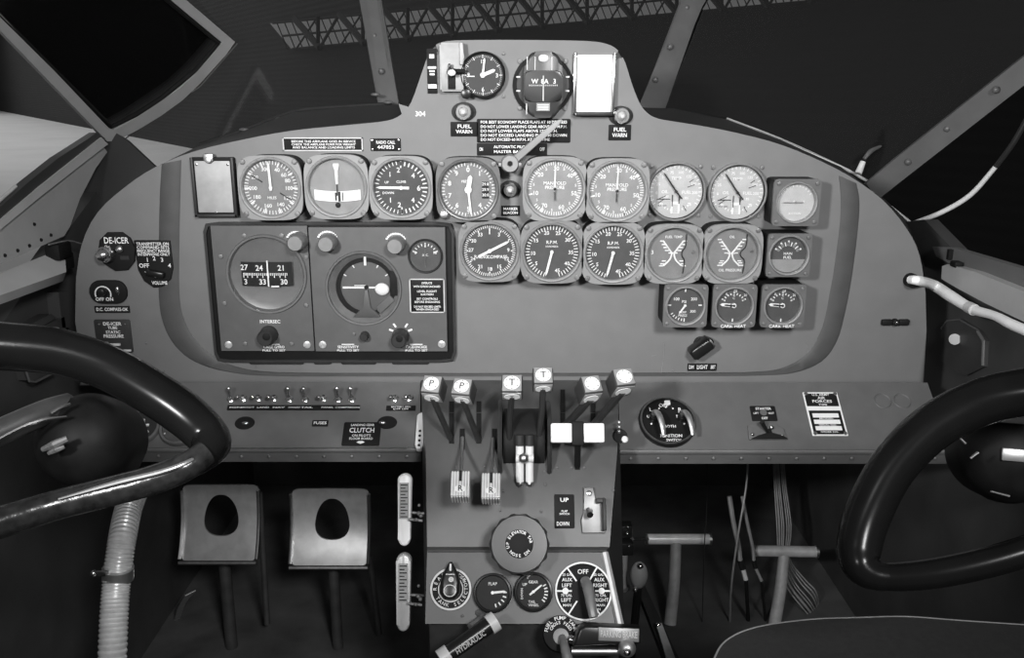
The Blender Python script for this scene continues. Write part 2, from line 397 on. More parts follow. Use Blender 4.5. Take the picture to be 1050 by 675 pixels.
def eng_x(g, q, z, zf):
    m = MB()
    m.box((-.13 * q, -.35 * q, z + .002), (.03 * q, .45 * q, .0006)); m.box((.13 * q, -.3 * q, z + .002), (.035 * q, .35 * q, .0006), M=None)
    for a, r0, ln in ((55, .72, .2), (70, .62, .3), (246, .6, .4), (236, .66, .3), (150, .75, .25)):
        x, y = pol(a, q * r0); m.box((0, 0, 0), (.025 * q, ln * q, .0004), M=T((x, y, z + .0004)) @ Matrix.Rotation(-R(a), 4, 'Z'))
    m.box((-.45 * q, -.3 * q, z), (.5 * q, .03 * q, .0003)); m.box((-.5 * q, -.55 * q, z), (.34 * q, .025 * q, .0003), M=None)
    m.build('small_needle', BN, g)
    m = MB(); m.box((0, -.62 * q, z + .0008), (.34 * q, .46 * q, .0008)); m.build('name_block', WHITE, g)
    MB().box((0, -.66 * q, z + .0014), (.2 * q, .34 * q, .0006)).build('name_panel', OFFW, g)
for k, (x, y, lab) in enumerate(((694, 197, 'pale three-in-one engine dial nearer the manifold gauges'), (757, 198, 'pale three-in-one engine dial next to the small square gauge'))):
    gauge('engine_gauge', lab, 'gauge', x, y, 30.5, prot=.011, shape='round', dial=DIALL, rec=.0085, hole=.92, scr=1.16,
          ticks=[(26, -120, 120, .88, 1, .03), (12, 130, 230, .7, .78, .03)], nums=[(v, -95 + 27 * i, .74, .15) for i, v in enumerate(('0', '25', '50', '75', '100', '125', '150', '200'))],
          texts=[('TEMP', 0, .5, .16), ('OIL', -.42, -.02, .17), ('FUEL', .42, -.04, .17), ('LBS', .4, -.26, .13), ('LBS', -.36, -.2, .13), ('25', .55, -.5, .15), ('10', -.55, -.5, .15)], needles=[(325, .92, .03, .1, BN), (140, .38, .03, .0, BN)], extra=eng_x, ink=WHITE, group='pale engine gauges')
gauge('suction_gauge', 'small square cased gauge with a pale dial, topmost of the right column', 'gauge', 817, 208, 24, prot=.038, shape='box', dial=DIALL, hole=.82, bez=BEZD if False else mat('bezel_mid', .12, .45, 0, .1, 90), rim=BEZ,
      ticks=[(11, -60, 60, .86, .97, .03)], texts=[('SUCTION', 0, -.62, .16), ('4', -.1, .02, .2), ('5', .45, .02, .2)], needles=[(270, .75, .025, .4, mat('needle_gray', .25, .5))])
BEZM = MATS['bezel_mid']
# --- second row
gauge('radio_compass', 'dark dial lettered RADIO COMPASS with needle pointing up and right', 'gauge', 502, 258, 32, dial=DIALD, bez=mat('bezel_soft', .19, .45, 0, .08, 90),
      ticks=[(72, 0, 355, .88, 1, .026), (12, 0, 330, .82, 1, .045)], nums=[(v, a, .72, .2) for v, a in (('33', -30), ('3', 30), ('30', -58), ('27', -88), ('24', -116), ('21', -150), ('18', 180), ('15', 150), ('12', 116), ('9', 88))],
      texts=[('RADIO', -.32, -.24, .18), ('COMPASS', .28, -.24, .18), ('I', 0, .74, .3)], needles=[(63, .86, .05, .45, WHITE)])
RP = [('5', 232, .74, .2), ('10', 265, .72, .2), ('15', 305, .74, .2), ('20', 344, .74, .2), ('25', 18, .74, .2), ('30', 53, .74, .2), ('35', 92, .72, .2), ('40', 128, .74, .2), ('45', 163, .76, .2)]
for k, (x, y, lab) in enumerate(((566, 259, 'charcoal RPM dial, next to the radio compass dial'), (629, 260, 'charcoal RPM dial, next to the gauges with crossed white scales'))):
    gauge('tachometer', lab, 'gauge', x, y, 32.5, dial=DIALD, ticks=[(46, 198, 522, .84, 1, .03)], nums=RP, texts=[('R.P.M.', 0, .36, .17), ('HUNDREDS', 0, .2, .09)],
          needles=[(194, .95, .045, .05, WHITE)], group='twin RPM gauges', bez=MATS['bezel_soft'] if k == 0 else None)
def cross_x(kind):
    def f(g, q, z, zf):
        m = MB(); s = 1 if kind == 0 else .9
        for sx in (-1, 1):
            pth = [(sx * .4 * q, .5 * q, z + .0003), (sx * .12 * q, .12 * q, z + .0003), (sx * .05 * q, 0, z + .0003), (sx * .12 * q, -.25 * q, z + .0003), (sx * .36 * q, -.5 * q, z + .0003)]
            m.tube(pth, .035 * q, 6, 4)
            for y in ((.5, .36, .24, .12, -.3, -.42, -.5) if kind == 0 else (.56, .44, .3, .18, .02, -.3, -.38, -.48)):
                m.box((sx * (.18 + abs(y) * .55) * q, y * q, z + .0003), (.16 * q, .045 * q, .0003))
        m.text('FUEL TEMP' if kind == 0 else 'OIL', 0, .66 * q, z + .0004, .14 * q)
        if kind: m.text('OIL PRESSURE', 0, -.68 * q, z + .0004, .15 * q); m.box((0, 0, z + .0003), (.3 * q, .05 * q, .0003))
        else: m.box((0, .02 * q, z + .0003), (.36 * q, .05 * q, .0003)); m.text('3', -.82 * q, .04 * q, z + .0004, .22 * q)
        m.build('crossed_scale', WHITE, g)
        sh = 0 if kind == 0 else .08
        pth = [((.5 + sh) * q, .78 * q, z + .001), ((.48 + sh) * q, .3 * q, z + .001), ((.36 + sh - .06 * kind) * q, .08 * q, z + .001), ((.36 + sh - .06 * kind) * q, -.1 * q, z + .001), ((.46 + sh) * q, -.3 * q, z + .001), ((.42 + sh) * q, -.8 * q, z + .001)]
        MB().tube(pth, .022 * q, 6, 5).build('cover_edge', BN, g)
        m = MB(); m.cyl((.82 * q, .1 * q - .05 * q * (1 - kind)), .07 * q, z, z + .001, .0003, 14); m.build('stud', SCREW, g)
    return f
gauge('temperature_gauge', 'grey gauge with a crossed white scale and black wavy line, next to the RPM dials', 'gauge', 691, 261, 31, dial=DIALG if False else DIALM, rec=.008, extra=cross_x(0), rim=BEZ)
gauge('oil_gauge', 'grey gauge with a crossed white scale and black wavy line, beside the FUEL gauge', 'gauge', 751, 261, 31, dial=DIALM, rec=.008, extra=cross_x(1), rim=BEZ)
def fuel_x(g, q, z, zf):
    m = MB(); p = [(q * 1.0 * math.cos(R(a)), q * 1.0 * math.sin(R(a))) for a in range(195, 346, 10)]; m.prism(p, z, z + .001); m.build('dial_mask', DIALG, g)
gauge('fuel_gauge', 'small square gauge lettered FUEL, lower half of its dial masked grey', 'gauge', 809, 262, 22.5, prot=.038, shape='box', dial=DIALD, hole=.86, bez=BEZM, rim=BEZ,
      ticks=[(9, -65, 65, .5, .72, .06), (5, -65, 65, .5, .8, .09)], texts=[('MAIN', 0, .06, .2), ('FUEL', 0, -.16, .22)], extra=fuel_x)
# --- third row
gauge('hydraulic_gauge', 'small square black gauge at the left of the bottom row of three', 'gauge', 703, 314, 22.5, prot=.042, shape='box', dial=DIALD, hole=.84, bez=BEZM, rim=BEZ,
      ticks=[(4, 0, 270, .78, .98, .06), (5, 190, 235, .8, .95, .05)], nums=[('100', 305, .62, .24), ('200', 55, .62, .24), ('300', 128, .6, .22)], texts=[('PSI', -.05, .2, .22), ('PRESS', -.1, -.62, .2), ('TEMP', -.1, -.42, .18)], needles=[(215, .6, .05, .0, WHITE)])
for k, (x, lab) in enumerate(((753, 'small square carburettor gauge, middle of the bottom row of three'), (803, 'small square carburettor gauge, right end of the bottom row of three'))):
    def carb_x(g, q, z, zf):
        MB().text('CARB. HEAT', 0, -q * 1.22, zf + .0004, q * .27).build('lettering', WHITE, g)
    gauge('carburettor_gauge', lab, 'gauge', x, 314, 22.5, prot=.042, shape='box', dial=DIALD, hole=.82, bez=BEZM, rim=BEZ, asp=1.0,
          ticks=[(9, -62, 62, .62, .74, .06), (3, -62, 62, .56, .8, .09), (1, 180, 180, .82, 1, .07)], nums=[('0', -34, .8, .2), ('10', 4, .84, .22), ('20', 48, .9, .2), ('C', 0, .42, .2)], needles=[(275, .82, .1, -.2, WHITE), (275, .6, .05, .0, BN)], extra=carb_x, group='carburettor heat gauges')
# --- hump: clock and compass
gauge('clock', 'round black cockpit clock with white hands near one o\'clock, on the hump', 'clock', 495, 77, 23.5, prot=.012, shape='round', dial=mat('clock_face', .018, .5), rec=.004, hole=.9, bez=BLACKG, scr=1.28,
      ticks=[(60, 0, 354, .9, .96, .02), (12, 0, 330, .84, 1, .05)], nums=[('12', 0, .66, .26), ('3', 92, .72, .3), ('6', 180, .72, .3), ('9', 270, .74, .3)],
      needles=[(68, .7, .09, .12, WHITE), (7, .86, .05, .12, WHITE)], extra=lambda g, q, z, zf: (MB().box((-.62 * q, -.06 * q, z + .0004), (.4 * q, .05 * q, .0004)).build('maker_mark', WHITE, g), MB().cyl((-.86 * q, -.92 * q), .26 * q, zf - .008, zf + .004, .001).build('winding_knob', BLACKG, g)))
M = PANEL.frame(557, 87, .02); s = PANEL.sx(557, 87, .02)
g = thing('magnetic_compass', 'black magnetic compass with white numbered card in its window, on the hump', 'compass', M)
MB().lathe([(0, 0), (31.5 * s, 0), (31 * s, .004), (27 * s, .009), (0, .010)], 56).build('flange', BEZD, g)
for i in range(4):
    x, y = pol(45 + 90 * i, 33.5 * s); screw_mb(x, y, 0, 2.6 * s, random.uniform(0, 3)).build('screw', SCREW, g)
MB().prism([(x, y) for x, y in outline(sup(20 * s, 33 * s, 3.4), 48)], .009, .022, .004).build('bowl', mat('compass_bowl', .035, .35, 0, .2, 90), g)
MB().prism([(x, y - 1.5 * s) for x, y in outline(sup(19.6 * s, 15.5 * s, 7), 40)], .0221, .0235, .001).build('window', mat('compass_window', .006, .3), g)
mb = MB()
for i, (tx, a) in enumerate((('W', -.62), ('8A', .1), ('3', .82))): mb.text(tx, a * 14 * s, 3.2 * s, .0237, 6.5 * s)
for i in range(15): mb.box(((-14 + 2 * i) * s, -.6 * s, .0237), (.6 * s, 1.4 * s, .0002))
mb.build('compass_card', WHITE, g)
MB().box((0, -3.5 * s, .0241), (1.1 * s, 25 * s, .0005)).build('lubber_line', OFFW, g)
for x_, y_, h_ in ((-16.5, 21, 13), (-8.5, 21, 13), (8.5, 21, 13), (-17, -24, 11)): MB().box((x_ * s, y_ * s, .0225), (1 * s, h_ * s, .0012)).build('trim_strip', OFFW, g)
MB().prism([(x, y + 26 * s) for x, y in outline(sup(5 * s, 3.4 * s, 3), 20)], .0222, .0235, .0005).build('light_cap', OFFW, g)
mb = MB(); mb.box((0, -22 * s, .0226), (14 * s, 8 * s, .0012)); mb.build('maker_plate', BEZ, g)
mb = MB(); [mb.box((0, (-20 - 2.2 * i) * s, .0235), (11 * s, .9 * s, .0002)) for i in range(3)]; mb.build('plate_lines', WHITE, g)
mb = MB(); [mb.box((sx * 25.5 * s, yy * s, .0092), (4 * s, 1.6 * s, .0003)) for sx in (-1, 1) for yy in (8, -6)]; mb.build('adjuster_marks', OFFW, g)
# ================================================================ small things on the panel
def placard(name, label, x0, y0, x1, y1, lines, P=None, m=None, ink=None, frame=False, off=.0012, z0=.0002, group=None, cat='placard', screws=0, extra=None):
    """lines: (text, cx 0..1, cy 0..1 from top, height 0..1, width fraction or None)"""
    P = P or PANEL
    M, w, h = P.rect(x0, y0, x1, y1, off)
    o = thing(name, label, cat, M, group)
    po = MB().prism(rrect(w, h, min(w, h) * .06), z0, off, .0003).build('plate', m or BLACK, o)
    t = MB()
    for tx, cx, cy, sz, wf in lines:
        t.text(tx, (cx - .5) * w, (.5 - cy) * h, off + .0002, sz * h * 1.35, w=(wf * w if wf else None))
    if lines: t.build('lettering', ink or WHITE, po)
    else: t.bm.free()
    if frame:
        f = MB(); k = .0007
        for c, sz in (((0, h / 2 - k), (w, 2 * k)), ((0, -h / 2 + k), (w, 2 * k)), ((-w / 2 + k, 0), (2 * k, h)), ((w / 2 - k, 0), (2 * k, h))): f.box((*c, off), (*sz, .0008))
        f.build('border', OFFW, o)
    for i in range(screws):
        sx, sy = ((1, 1), (-1, 1), (-1, -1), (1, -1))[i]
        screw_mb(sx * w * .44, sy * h * .36 if screws == 4 else 0, off, .0016, i).build('screw', CHROME, po)
    if extra: extra(o, w, h, off)
    return o
placard('warning_placard', 'long framed warning plate of small print above the left gauges', 290, 141, 372, 155,
        [('BEFORE THIS AIRPLANE GOES IN SERVICE', .51, .3, .17, .8), ('CHECK THE AIRPLANE FORM FOR WEIGHT', .51, .52, .17, .8), ('AND BALANCE AND LOADING LIMITS', .51, .74, .17, .78)], frame=True)
placard('call_placard', 'small black plate lettered RADIO CALL with white corner rivets', 380, 142, 411, 155, [('RADIO CALL', .5, .32, .26, .62), ('447053', .5, .7, .3, .55)], screws=4)
placard('fuel_placard', 'FUEL WARN plate under the lamp beside the clock', 462, 125, 490, 140, [('FUEL', .5, .32, .26, .5), ('WARN', .5, .68, .26, .6)])
placard('fuel_placard', 'FUEL WARN plate under the lamp by the white card', 624, 128, 647, 144, [('FUEL', .5, .32, .26, .55), ('WARN', .5, .68, .26, .65)])
placard('landing_placard', 'wide black plate of five lines about flaps and landing gear, behind the crank arm', 489, 122, 585, 146.5,
        [('FOR BEST ECONOMY PLACE FLAPS AT 10 DEGREES', .5, .14, .12, .92), ('DO NOT LOWER LANDING GEAR ABOVE 120 M.P.H.', .5, .33, .12, .92), ('DO NOT LOWER FLAPS ABOVE 120 M.P.H.', .45, .51, .12, .82), ('DO NOT EXCEED LANDING FLAPS 30 DOWN', .5, .69, .12, .92), ('DO NOT EXCEED 60 M.P.H. AT THIS TIME', .41, .87, .12, .74)])
placard('pilot_placard', 'narrow black plate reading ON and OFF, directly above the crank pivot', 489, 147, 561, 159.5, [('ON', .06, .5, .3, .05), ('OFF', .93, .5, .3, .07), ('AUTOMATIC PILOT', .48, .3, .24, .48), ('MASTER BAR', .44, .7, .24, .4)])
placard('beacon_placard', 'little two line plate below the marker lamp', 514, 211, 533, 221.5, [('MARKER', .5, .32, .26, .78), ('BEACON', .5, .7, .26, .78)])
placard('light_placard', 'short black plate under the black pointer knob', 705, 373, 735, 380.5, [('DIM', .13, .5, .5, .16), ('LIGHT', .5, .5, .55, .36), ('BRT', .87, .5, .5, .16)])
# indicator lamps
def lamp(name, label, px, py, r, prot=.014, group=None, shade=True):
    M = PANEL.frame(px, py, prot); s = PANEL.sx(px, py); g = thing(name, label, 'indicator lamp', M, group)
    MB().lathe([(0, 0.0002), (r * s * 1.22, 0.0002), (r * s * 1.18, .0022), (0, .0025)], 32, sx=1.3).build('base_plate', CRACK, g)
    MB().lathe([(r * s, .002), (r * s, prot * .8), (r * s * .9, prot), (r * s * .6, prot), (r * s * .55, prot * .7)], 32).build('collar', CHROME, g)
    MB().lathe([(r * s * .6, prot * .7), (r * s * .5, prot * 1.05), (r * s * .25, prot * 1.3), (0, prot * 1.35)], 24).build('lens', OFFW, g)
    return g
lamp('fuel_lamp', 'chrome ringed warning lamp under the clock', 475, 115, 8)
lamp('fuel_lamp', 'chrome ringed warning lamp at the lower right corner of the white card', 638, 119, 8)
lamp('marker_lamp', 'pale round marker lamp on a dark oval, below the crank', 523, 195, 7)
# card holders
def holder(name, label, x0, y0, x1, y1, m, clip):
    M, w, h = PANEL.rect(x0, y0, x1, y1, .010); g = thing(name, label, 'card holder', M)
    MB().prism(rrect(w, h, .002), .0002, .0075, .001).build('back_plate', BLACK if clip else BEZM, g)
    f = MB()
    for c, sz in (((-w / 2 + .0018, 0), (.0036, h)), ((w / 2 - .0018, 0), (.0036, h)), ((0, -h / 2 + .0018), (w, .0036))): f.box((*c, .0085), (*sz, .004), .0008)
    f.build('edge_channel', BEZD if clip else CHROME, g)
    cw, ch = w * .82, h * (.86 if clip else .9)
    MB().prism(rrect(cw, ch, .001), .0076, .0082, M=T((0, h * .01, 0))).build('card', m, g)
    if clip:
        b = MB(); b.box((-.003, h * .5, .010), (.012, .010, .006), .002); b.cyl((-.003, h * .46), .004, .008, .014, .001); b.build('clip', ALU, g)
        [screw_mb(sx * w * .36, sy, .0082, .0015, 1).build('screw', CHROME, g) for sx, sy in ((-1, h * .38), (1, h * .38), (0, -h * .42))]
    else:
        MB().box((0, -h * .47, .012), (w * .86, .0045, .006), .001).build('lower_rail', BEZD, g)
        q = MB(); q.text('CARD', -w * .05, h * .28, .0084, .004); q.build('card_mark', OFFW, g)
    return g
holder('card_holder', 'metal faced card holder with a clip, at the far left end of the gauges', 197, 162, 241, 223, mat('card_metal', .42, .35, .75, .12, 60), True)
holder('correction_card', 'blank white correction card in a chrome holder, right side of the hump', 588, 54, 631, 119, PAPER, False)
# hand crank with its arm
M = PANEL.frame(523, 168, .034); s = PANEL.sx(523, 168, .034); g = thing('pilot_crank', 'pale metal crank arm pointing up right from the middle of the panel', 'crank', M)
MB().cyl((0, 0), 6 * s, .0002, .028, .001).build('shaft', BEZD, g)
b = MB().lathe([(2.2 * s, .028), (9.5 * s, .028), (9.5 * s, .033), (8 * s, .036), (3 * s, .036), (2.2 * s, .034)], 36); b.box((-9.5 * s, -1 * s, .031), (5 * s, 4 * s, .005), .001); b.box((9.5 * s, -1 * s, .031), (5 * s, 4 * s, .005), .001); b.build('hub', mat('crank_paint', .26, .45, .2, .08, 80), g)
MB().cyl((0, 0), 2.6 * s, .026, .0345).build('shaft_end', BLACK, g)
e = loc(M, PANEL, 576, 122.5, .034); l = math.hypot(*e); a = math.atan2(e[1], e[0])
MB().prism([(7 * s, -4.2 * s), (l * .9, -2.6 * s), (l, -1.4 * s), (l, 1.4 * s), (l * .9, 2.6 * s), (7 * s, 4.2 * s)], .029, .034, .0012, M=Matrix.Rotation(a, 4, 'Z')).build('arm', MATS['crank_paint'], g)
# fluorescent light unit on the hump
M, w, h = PANEL.rect(451, 44, 475, 94, .012); g = thing('light_rheostat', 'upright silver box with a black knob, left of the clock', 'light switch', M)
MB().prism(rrect(w, h, .002), .0002, .012, .002).build('housing', mat('box_silver', .22, .45, .3, .1, 80), g)
MB().prism([(w * .36, h * .5), (w * .5, h * .5), (w * .56, h * .2), (w * .5, h * .05), (w * .36, h * .05)], .011, .016, .001).build('edge_rail', FRAMEL, g)
c = loc(M, PANEL, 463, 80, .014); MB().box((c[0], c[1] - .004, .0125), (.009, .018, .002), .0005).build('slot_plate', BLACK, g)
c = loc(M, PANEL, 463, 74, .014); k = MB().lathe([(0, .012), (.005, .012), (.0055, .020), (.004, .026), (0, .027)], 20, T((c[0], c[1], 0))); k.box((c[0] - .002, c[1] + .006, .02), (.003, .007, .006), .001); k.build('knob', BLACKG, g)
MB().ball((c[0] + .001, c[1] - .001, .0272), .0036, sc=(1.3, 1, .5)).build('knob_cap', WHITE, g)
MB().tube([(c[0] + .005, c[1] + .001, .018), (c[0] + .016, c[1] + .001, .016)], .0028, 10).build('spindle', BLACK, g)
placard('dimmer_placard', 'narrow upright black plate with white blocks, at the hump\'s left edge', 438, 50, 448, 96, [], off=.002, cat='placard',
        extra=lambda o, w, h, z: (lambda b: ([b.box((0, yy * h, z), (w * ww, hh * h, .0005)) for yy, ww, hh in ((.33, .5, .09), (.08, .85, .05), (0, .55, .04), (-.07, .5, .04), (-.34, .9, .09))], b.build('lettering', WHITE, o)))(MB()))
# pointer knob near the bottom right
M = PANEL.frame(722, 357, .02); s = PANEL.sx(722, 357); g = thing('pointer_knob', 'black faceted pointer knob alone on the lower right of the panel', 'knob', M)
MB().cyl((0, 0), 8 * s, .0002, .004, .001).build('skirt', CRACK, g)
mr = Matrix.Rotation(R(38), 4, 'Z')
MB().prism([(-15 * s, -4 * s), (-12 * s, -6.5 * s), (8 * s, -6.5 * s), (12 * s, 0), (8 * s, 6.5 * s), (-12 * s, 6.5 * s), (-15 * s, 4 * s)], .004, .024, .004, M=mr).build('knob_body', BLACKG, g)
MB().box((9.5 * s, 0, .0215), (1.6 * s, 9 * s, .006), .0005, M=mr).build('pointer_line', STEEL, g)
# dials at the dark left end
M = PANEL.frame(118, 259, .008); s = PANEL.sx(118, 259); g = thing('deicer_control', 'round black plate lettered DE-ICER with a shiny push knob, left end of the panel', 'control', M)
MB().prism([(x * s * 19, y * s * 20) for x, y in ((.4, 1), (-.4, 1), (-.85, .6), (-1, 0), (-.8, -.6), (-.2, -1), (.5, -.95), (.9, -.5), (1, .2), (.8, .7))], .0002, .004, .001).build('plate', BLACK, g)
MB().text('DE-ICER', 1 * s, 11.5 * s, .0042, 9 * s, w=25 * s).build('lettering', WHITE, g)
MB().lathe([(0, .004), (9 * s, .004), (8.5 * s, .012), (7 * s, .020), (4 * s, .024), (0, .025)], 28, T((-9 * s, -1.5 * s, 0))).build('knob', CHROME, g)
MB().ball((4 * s, 3 * s, .006), 4 * s, sc=(1, 1, .7)).build('dome_nut', STEEL, g)
MB().box((8 * s, -6 * s, .0045), (9 * s, 4 * s, .001)).build('label_plate', BEZD, g)
M = PANEL.frame(158, 271, .006); s = PANEL.sx(158, 271); g = thing('selector_switch', 'black shield shaped selector plate with lines of print over a pointer, next to DE-ICER', 'control', M)
MB().prism([(x * s, y * s) for x, y in ((-19, 24), (18, 24), (18.5, -4), (15, -16), (6, -24), (-4, -25), (-13, -18), (-18, -6))], .0002, .004, .001).build('plate', BLACK, g)
t = MB(); [t.text(tx, 0, (20.5 - 3.6 * i) * s, .0042, 4.2 * s, w=33 * s) for i, tx in enumerate(('TRANSMITTER ON', 'COMMAND SETS', 'FREQUENCY RANGE', 'INTERPHONE ONLY'))]
[t.text(str(i + 1), x * s, y * s, .0042, 6 * s) for i, (x, y) in enumerate(((-7, 4), (0, 5.5), (8, 4), (15, -2)))]; t.text('OFF', -11 * s, -2 * s, .0042, 6 * s); t.text('VOLUME', 3 * s, -20 * s, .0042, 5 * s, w=16 * s); t.build('lettering', WHITE, g)
k = MB(); k.box((3 * s, -9 * s, .008), (18 * s, 6 * s, .009), .002, M=Matrix.Rotation(R(-12), 4, 'Z')); k.build('pointer', BLACKG, g)
MB().tube([(-11 * s, -8 * s, .0046), (0, -14 * s, .0046)], .0006, 6).build('pointer_line', STEEL, g)
M = PANEL.frame(110, 300, .006); s = PANEL.sx(110, 300); g = thing('compass_switch', 'small black on-off dial with a white arc, below DE-ICER', 'control', M)
MB().prism(rrect(38 * s, 24 * s, 11 * s), .0002, .0045, .001).build('plate', BLACK, g)
t = MB(); t.tube([(*[v * s for v in (pol(a, 8)[0] - 5, pol(a, 8)[1] - 2)], .0048) for a in range(-110, 111, 20)], .0009, 6); t.text('OFF', -9 * s, -7.5 * s, .0048, 5 * s); t.text('ON', 1 * s, -7.5 * s, .0048, 5 * s); t.build('dial_markings', WHITE, g)
MB().cyl((-4 * s, 1 * s), 4 * s, .0045, .014, .002).build('knob', BLACKG, g); MB().ball((11 * s, 2 * s, .006), 3 * s, sc=(.6, 1.6, .6)).build('screw_cap', CHROME, g)
placard('compass_placard', 'thin black strip reading D.C. COMPASS under the small on-off dial', 97, 314, 133, 321, [('D.C. COMPASS-OK', .5, .5, .5, .9)])
placard('pressure_placard', 'dark plate reading DE-ICER TUBE STATIC PRESSURE, half behind the left wheel', 98, 328, 135, 362, [('DE-ICER', .5, .13, .1, .5), ('TUBE', .5, .25, .09, .26), ('STATIC', .5, .38, .09, .4), ('PRESSURE', .5, .5, .1, .55)], m=BEZD,
        extra=lambda o, w, h, z: (MB().ball((-w * .2, -h * .22, z + .002), .0035, sc=(1.2, 1, .6)).build('lever_tip', CHROME, o), MB().box((w * .02, -h * .24, z + .001), (w * .3, .003, .003), .0005).build('lever', OFFW, o), MB().box((w * .3, -h * .42, z + .001), (w * .3, .0025, .002), .0005).build('index', OFFW, o), MB().ball((-w*.36, h*.36, z), .0015).build('screw', CHROME, o), MB().ball((w*.36, h*.36, z), .0015).build('screw', CHROME, o)))

# ================================================================ gyro pilot units
def face(name, label, x0, y0, x1, y1):
    M, w, h = PANEL.rect(x0, y0, x1, y1, .010); xs0 = loc(M, PANEL, x0, y0, .01); xs1 = loc(M, PANEL, x1, y1, .01)
    return thing(name, label, 'gyro unit', M), M, w, h
def knob(g, M, px, py, r, m, ln=.024, nm='knob', base=.0105):
    c = loc(M, PANEL, px, py, .02); s = PANEL.sx(px, py, .02)
    return MB().lathe([(0, base), (r * s * 1.05, base), (r * s, base + ln * .3), (r * s * .92, base + ln * .9), (r * s * .8, base + ln), (0, base + ln)], 26, T((*c, 0))).build(nm, m, g)
KN = mat('knob_gray', .22, .4, .2, .1, 90)
def well_plate(w, h, c, r, M0=None):
    """rectangular plate with a round hole, corners kept square"""
    mb = MB(); n = 96
    def out(a):
        dx, dy = math.cos(a), math.sin(a); k = 1e9
        if abs(dx) > 1e-9: k = min(k, ((w / 2 if dx > 0 else -w / 2) - c[0]) / dx)
        if abs(dy) > 1e-9: k = min(k, ((h / 2 if dy > 0 else -h / 2) - c[1]) / dy)
        return (c[0] + dx * k, c[1] + dy * k)
    angs = sorted([2 * math.pi * i / n for i in range(n)] + [math.atan2(sy * h / 2 - c[1], sx * w / 2 - c[0]) % (2 * math.pi) for sx in (-1, 1) for sy in (-1, 1)])
    L = []
    for f, z in ((out, .0032), (out, .010), (lambda a: (c[0] + r * math.cos(a), c[1] + r * math.sin(a)), .010), (lambda a: (c[0] + r * math.cos(a), c[1] + r * math.sin(a)), .0032)):
        L.append([mb.bm.verts.new((*f(a), z)) for a in angs])
    for k in range(4):
        A, B = L[k], L[(k + 1) % 4]
        for i in range(len(angs)): mb._f((A[i], A[(i + 1) % len(angs)], B[(i + 1) % len(angs)], B[i]))
    return mb
# left unit
g, M, w, h = face('directional_gyro', 'left gyro unit with a numbered drum card in its round window', 221.5, 233, 318.5, 361)
c = loc(M, PANEL, 273.5, 281.5, .01); s = PANEL.sx(273, 281, .01); r = 39 * s
well_plate(w, h, c, r).build('face_plate', UNITG, g)
MB().lathe([(r * .985, .0105), (r * 1.0, .0128), (r * 1.045, .013), (r * 1.07, .0102)], 64, T((*c, 0))).build('window_rim', BEZM, g)
MB().lathe([(r * 1.0, .010), (r * .96, .0062), (r * .8, .0042), (0, .0036)], 56, T((*c, 0))).build('bowl', mat('bowl_gray', .17, .35, .2, .1, 40), g)
dr = 33 * s; mb = MB(); n = 20
for i in range(n):
    a0, a1 = -1.02 + 1.84 * i / n, -1.02 + 1.84 * (i + 1) / n
    mb.quad([(c[0] + dr * math.sin(a) + 2 * s, c[1] + yy, .0060 + .0045 * math.cos(a)) for a, yy in ((a0, -12 * s), (a1, -12 * s), (a1, 13 * s), (a0, 13 * s))])
mb.build('drum', DIALK, g)
mb = MB(); zt = lambda a: .0062 + .0045 * math.cos(a)
for tx, a, yy in (('27', -.85, 7), ('24', -.28, 6.5), ('21', .42, 6.5), ('3', -.82, -8), ('33', -.2, -8), ('30', .48, -8)):
    mb.text(tx, c[0] + dr * math.sin(a) + 2 * s, c[1] + yy * s, zt(a) + .0004, 8 * s, sx=.95)
for i in range(26):
    a = -.9 + i * .06; mb.box((c[0] + dr * math.sin(a) + 2 * s, c[1] - 1 * s + (1.2 * s if i % 3 else 0), zt(a) + .0003), (.8 * s, (5 if i % 3 == 0 else 2.6) * s, .0003))
mb.build('card_figures', WHITE, g)
MB().box((c[0] + 1.5 * s, c[1] + 1 * s, .0115), (1.3 * s, 27 * s, .0006)).build('lubber_line', WHITE, g)
MB().box((c[0] + 8 * s, c[1] - 12.6 * s, .0105), (8 * s, 1.6 * s, .0008)).build('index_mark', WHITE, g)
MB().cyl(c, r * .99, .0121, .0125).build('glass', GLASS, g)
c2 = loc(M, PANEL, 277, 330, .01); MB().text('INTERSEC', *c2, .0103, 5 * s, w=21 * s).build('lettering', WHITE, g)
knob(g, M, 305, 248, 9, KN); knob(g, M, 274, 345, 9, MATS['box_silver'] if False else BEZD, .022)
MB().cyl(loc(M, PANEL, 273, 345.5, .033), 4 * s, .032, .0335, .0005).build('knob_centre', BLACK, g)
def scale_arc(kx, ky, r, size):
    q = loc(M, PANEL, kx, ky, .01); mb = MB()
    for a in range(-60, 70, 12): x, y = pol(a, r * s); mb.box((q[0] + x, q[1] + y, .0104), (size[0] * s, size[1] * s, .0004))
    mb.build('scale_arc', WHITE, g)
def legend(px, py, t1, w1, t2, w2, lw):
    q = loc(M, PANEL, px, py, .01); mb = MB(); mb.text(t1, q[0], q[1], .0104, 4 * s, w=w1 * s); mb.box((q[0], q[1] + 3 * s, .0104), (lw * s, .9 * s, .0003))
    q = loc(M, PANEL, px, py + 3.5, .01); mb.text(t2, q[0], q[1], .0104, 3 * s, w=w2 * s); mb.build('lettering', WHITE, g)
scale_arc(304, 248, 10.2, (2, 1.6)); legend(281, 356, 'CAGE GYRO', 22, 'PULL TO SET', 24, 12)
for x, y, m in ((234.5, 353.5, BRIGHT), (316.5, 353.5, BRIGHT)): q = loc(M, PANEL, x - (1.5 if x > 300 else 0), y, .01); screw_mb(*q, .010, 4 * s, random.uniform(0, 3)).build('mounting_screw', m, g)
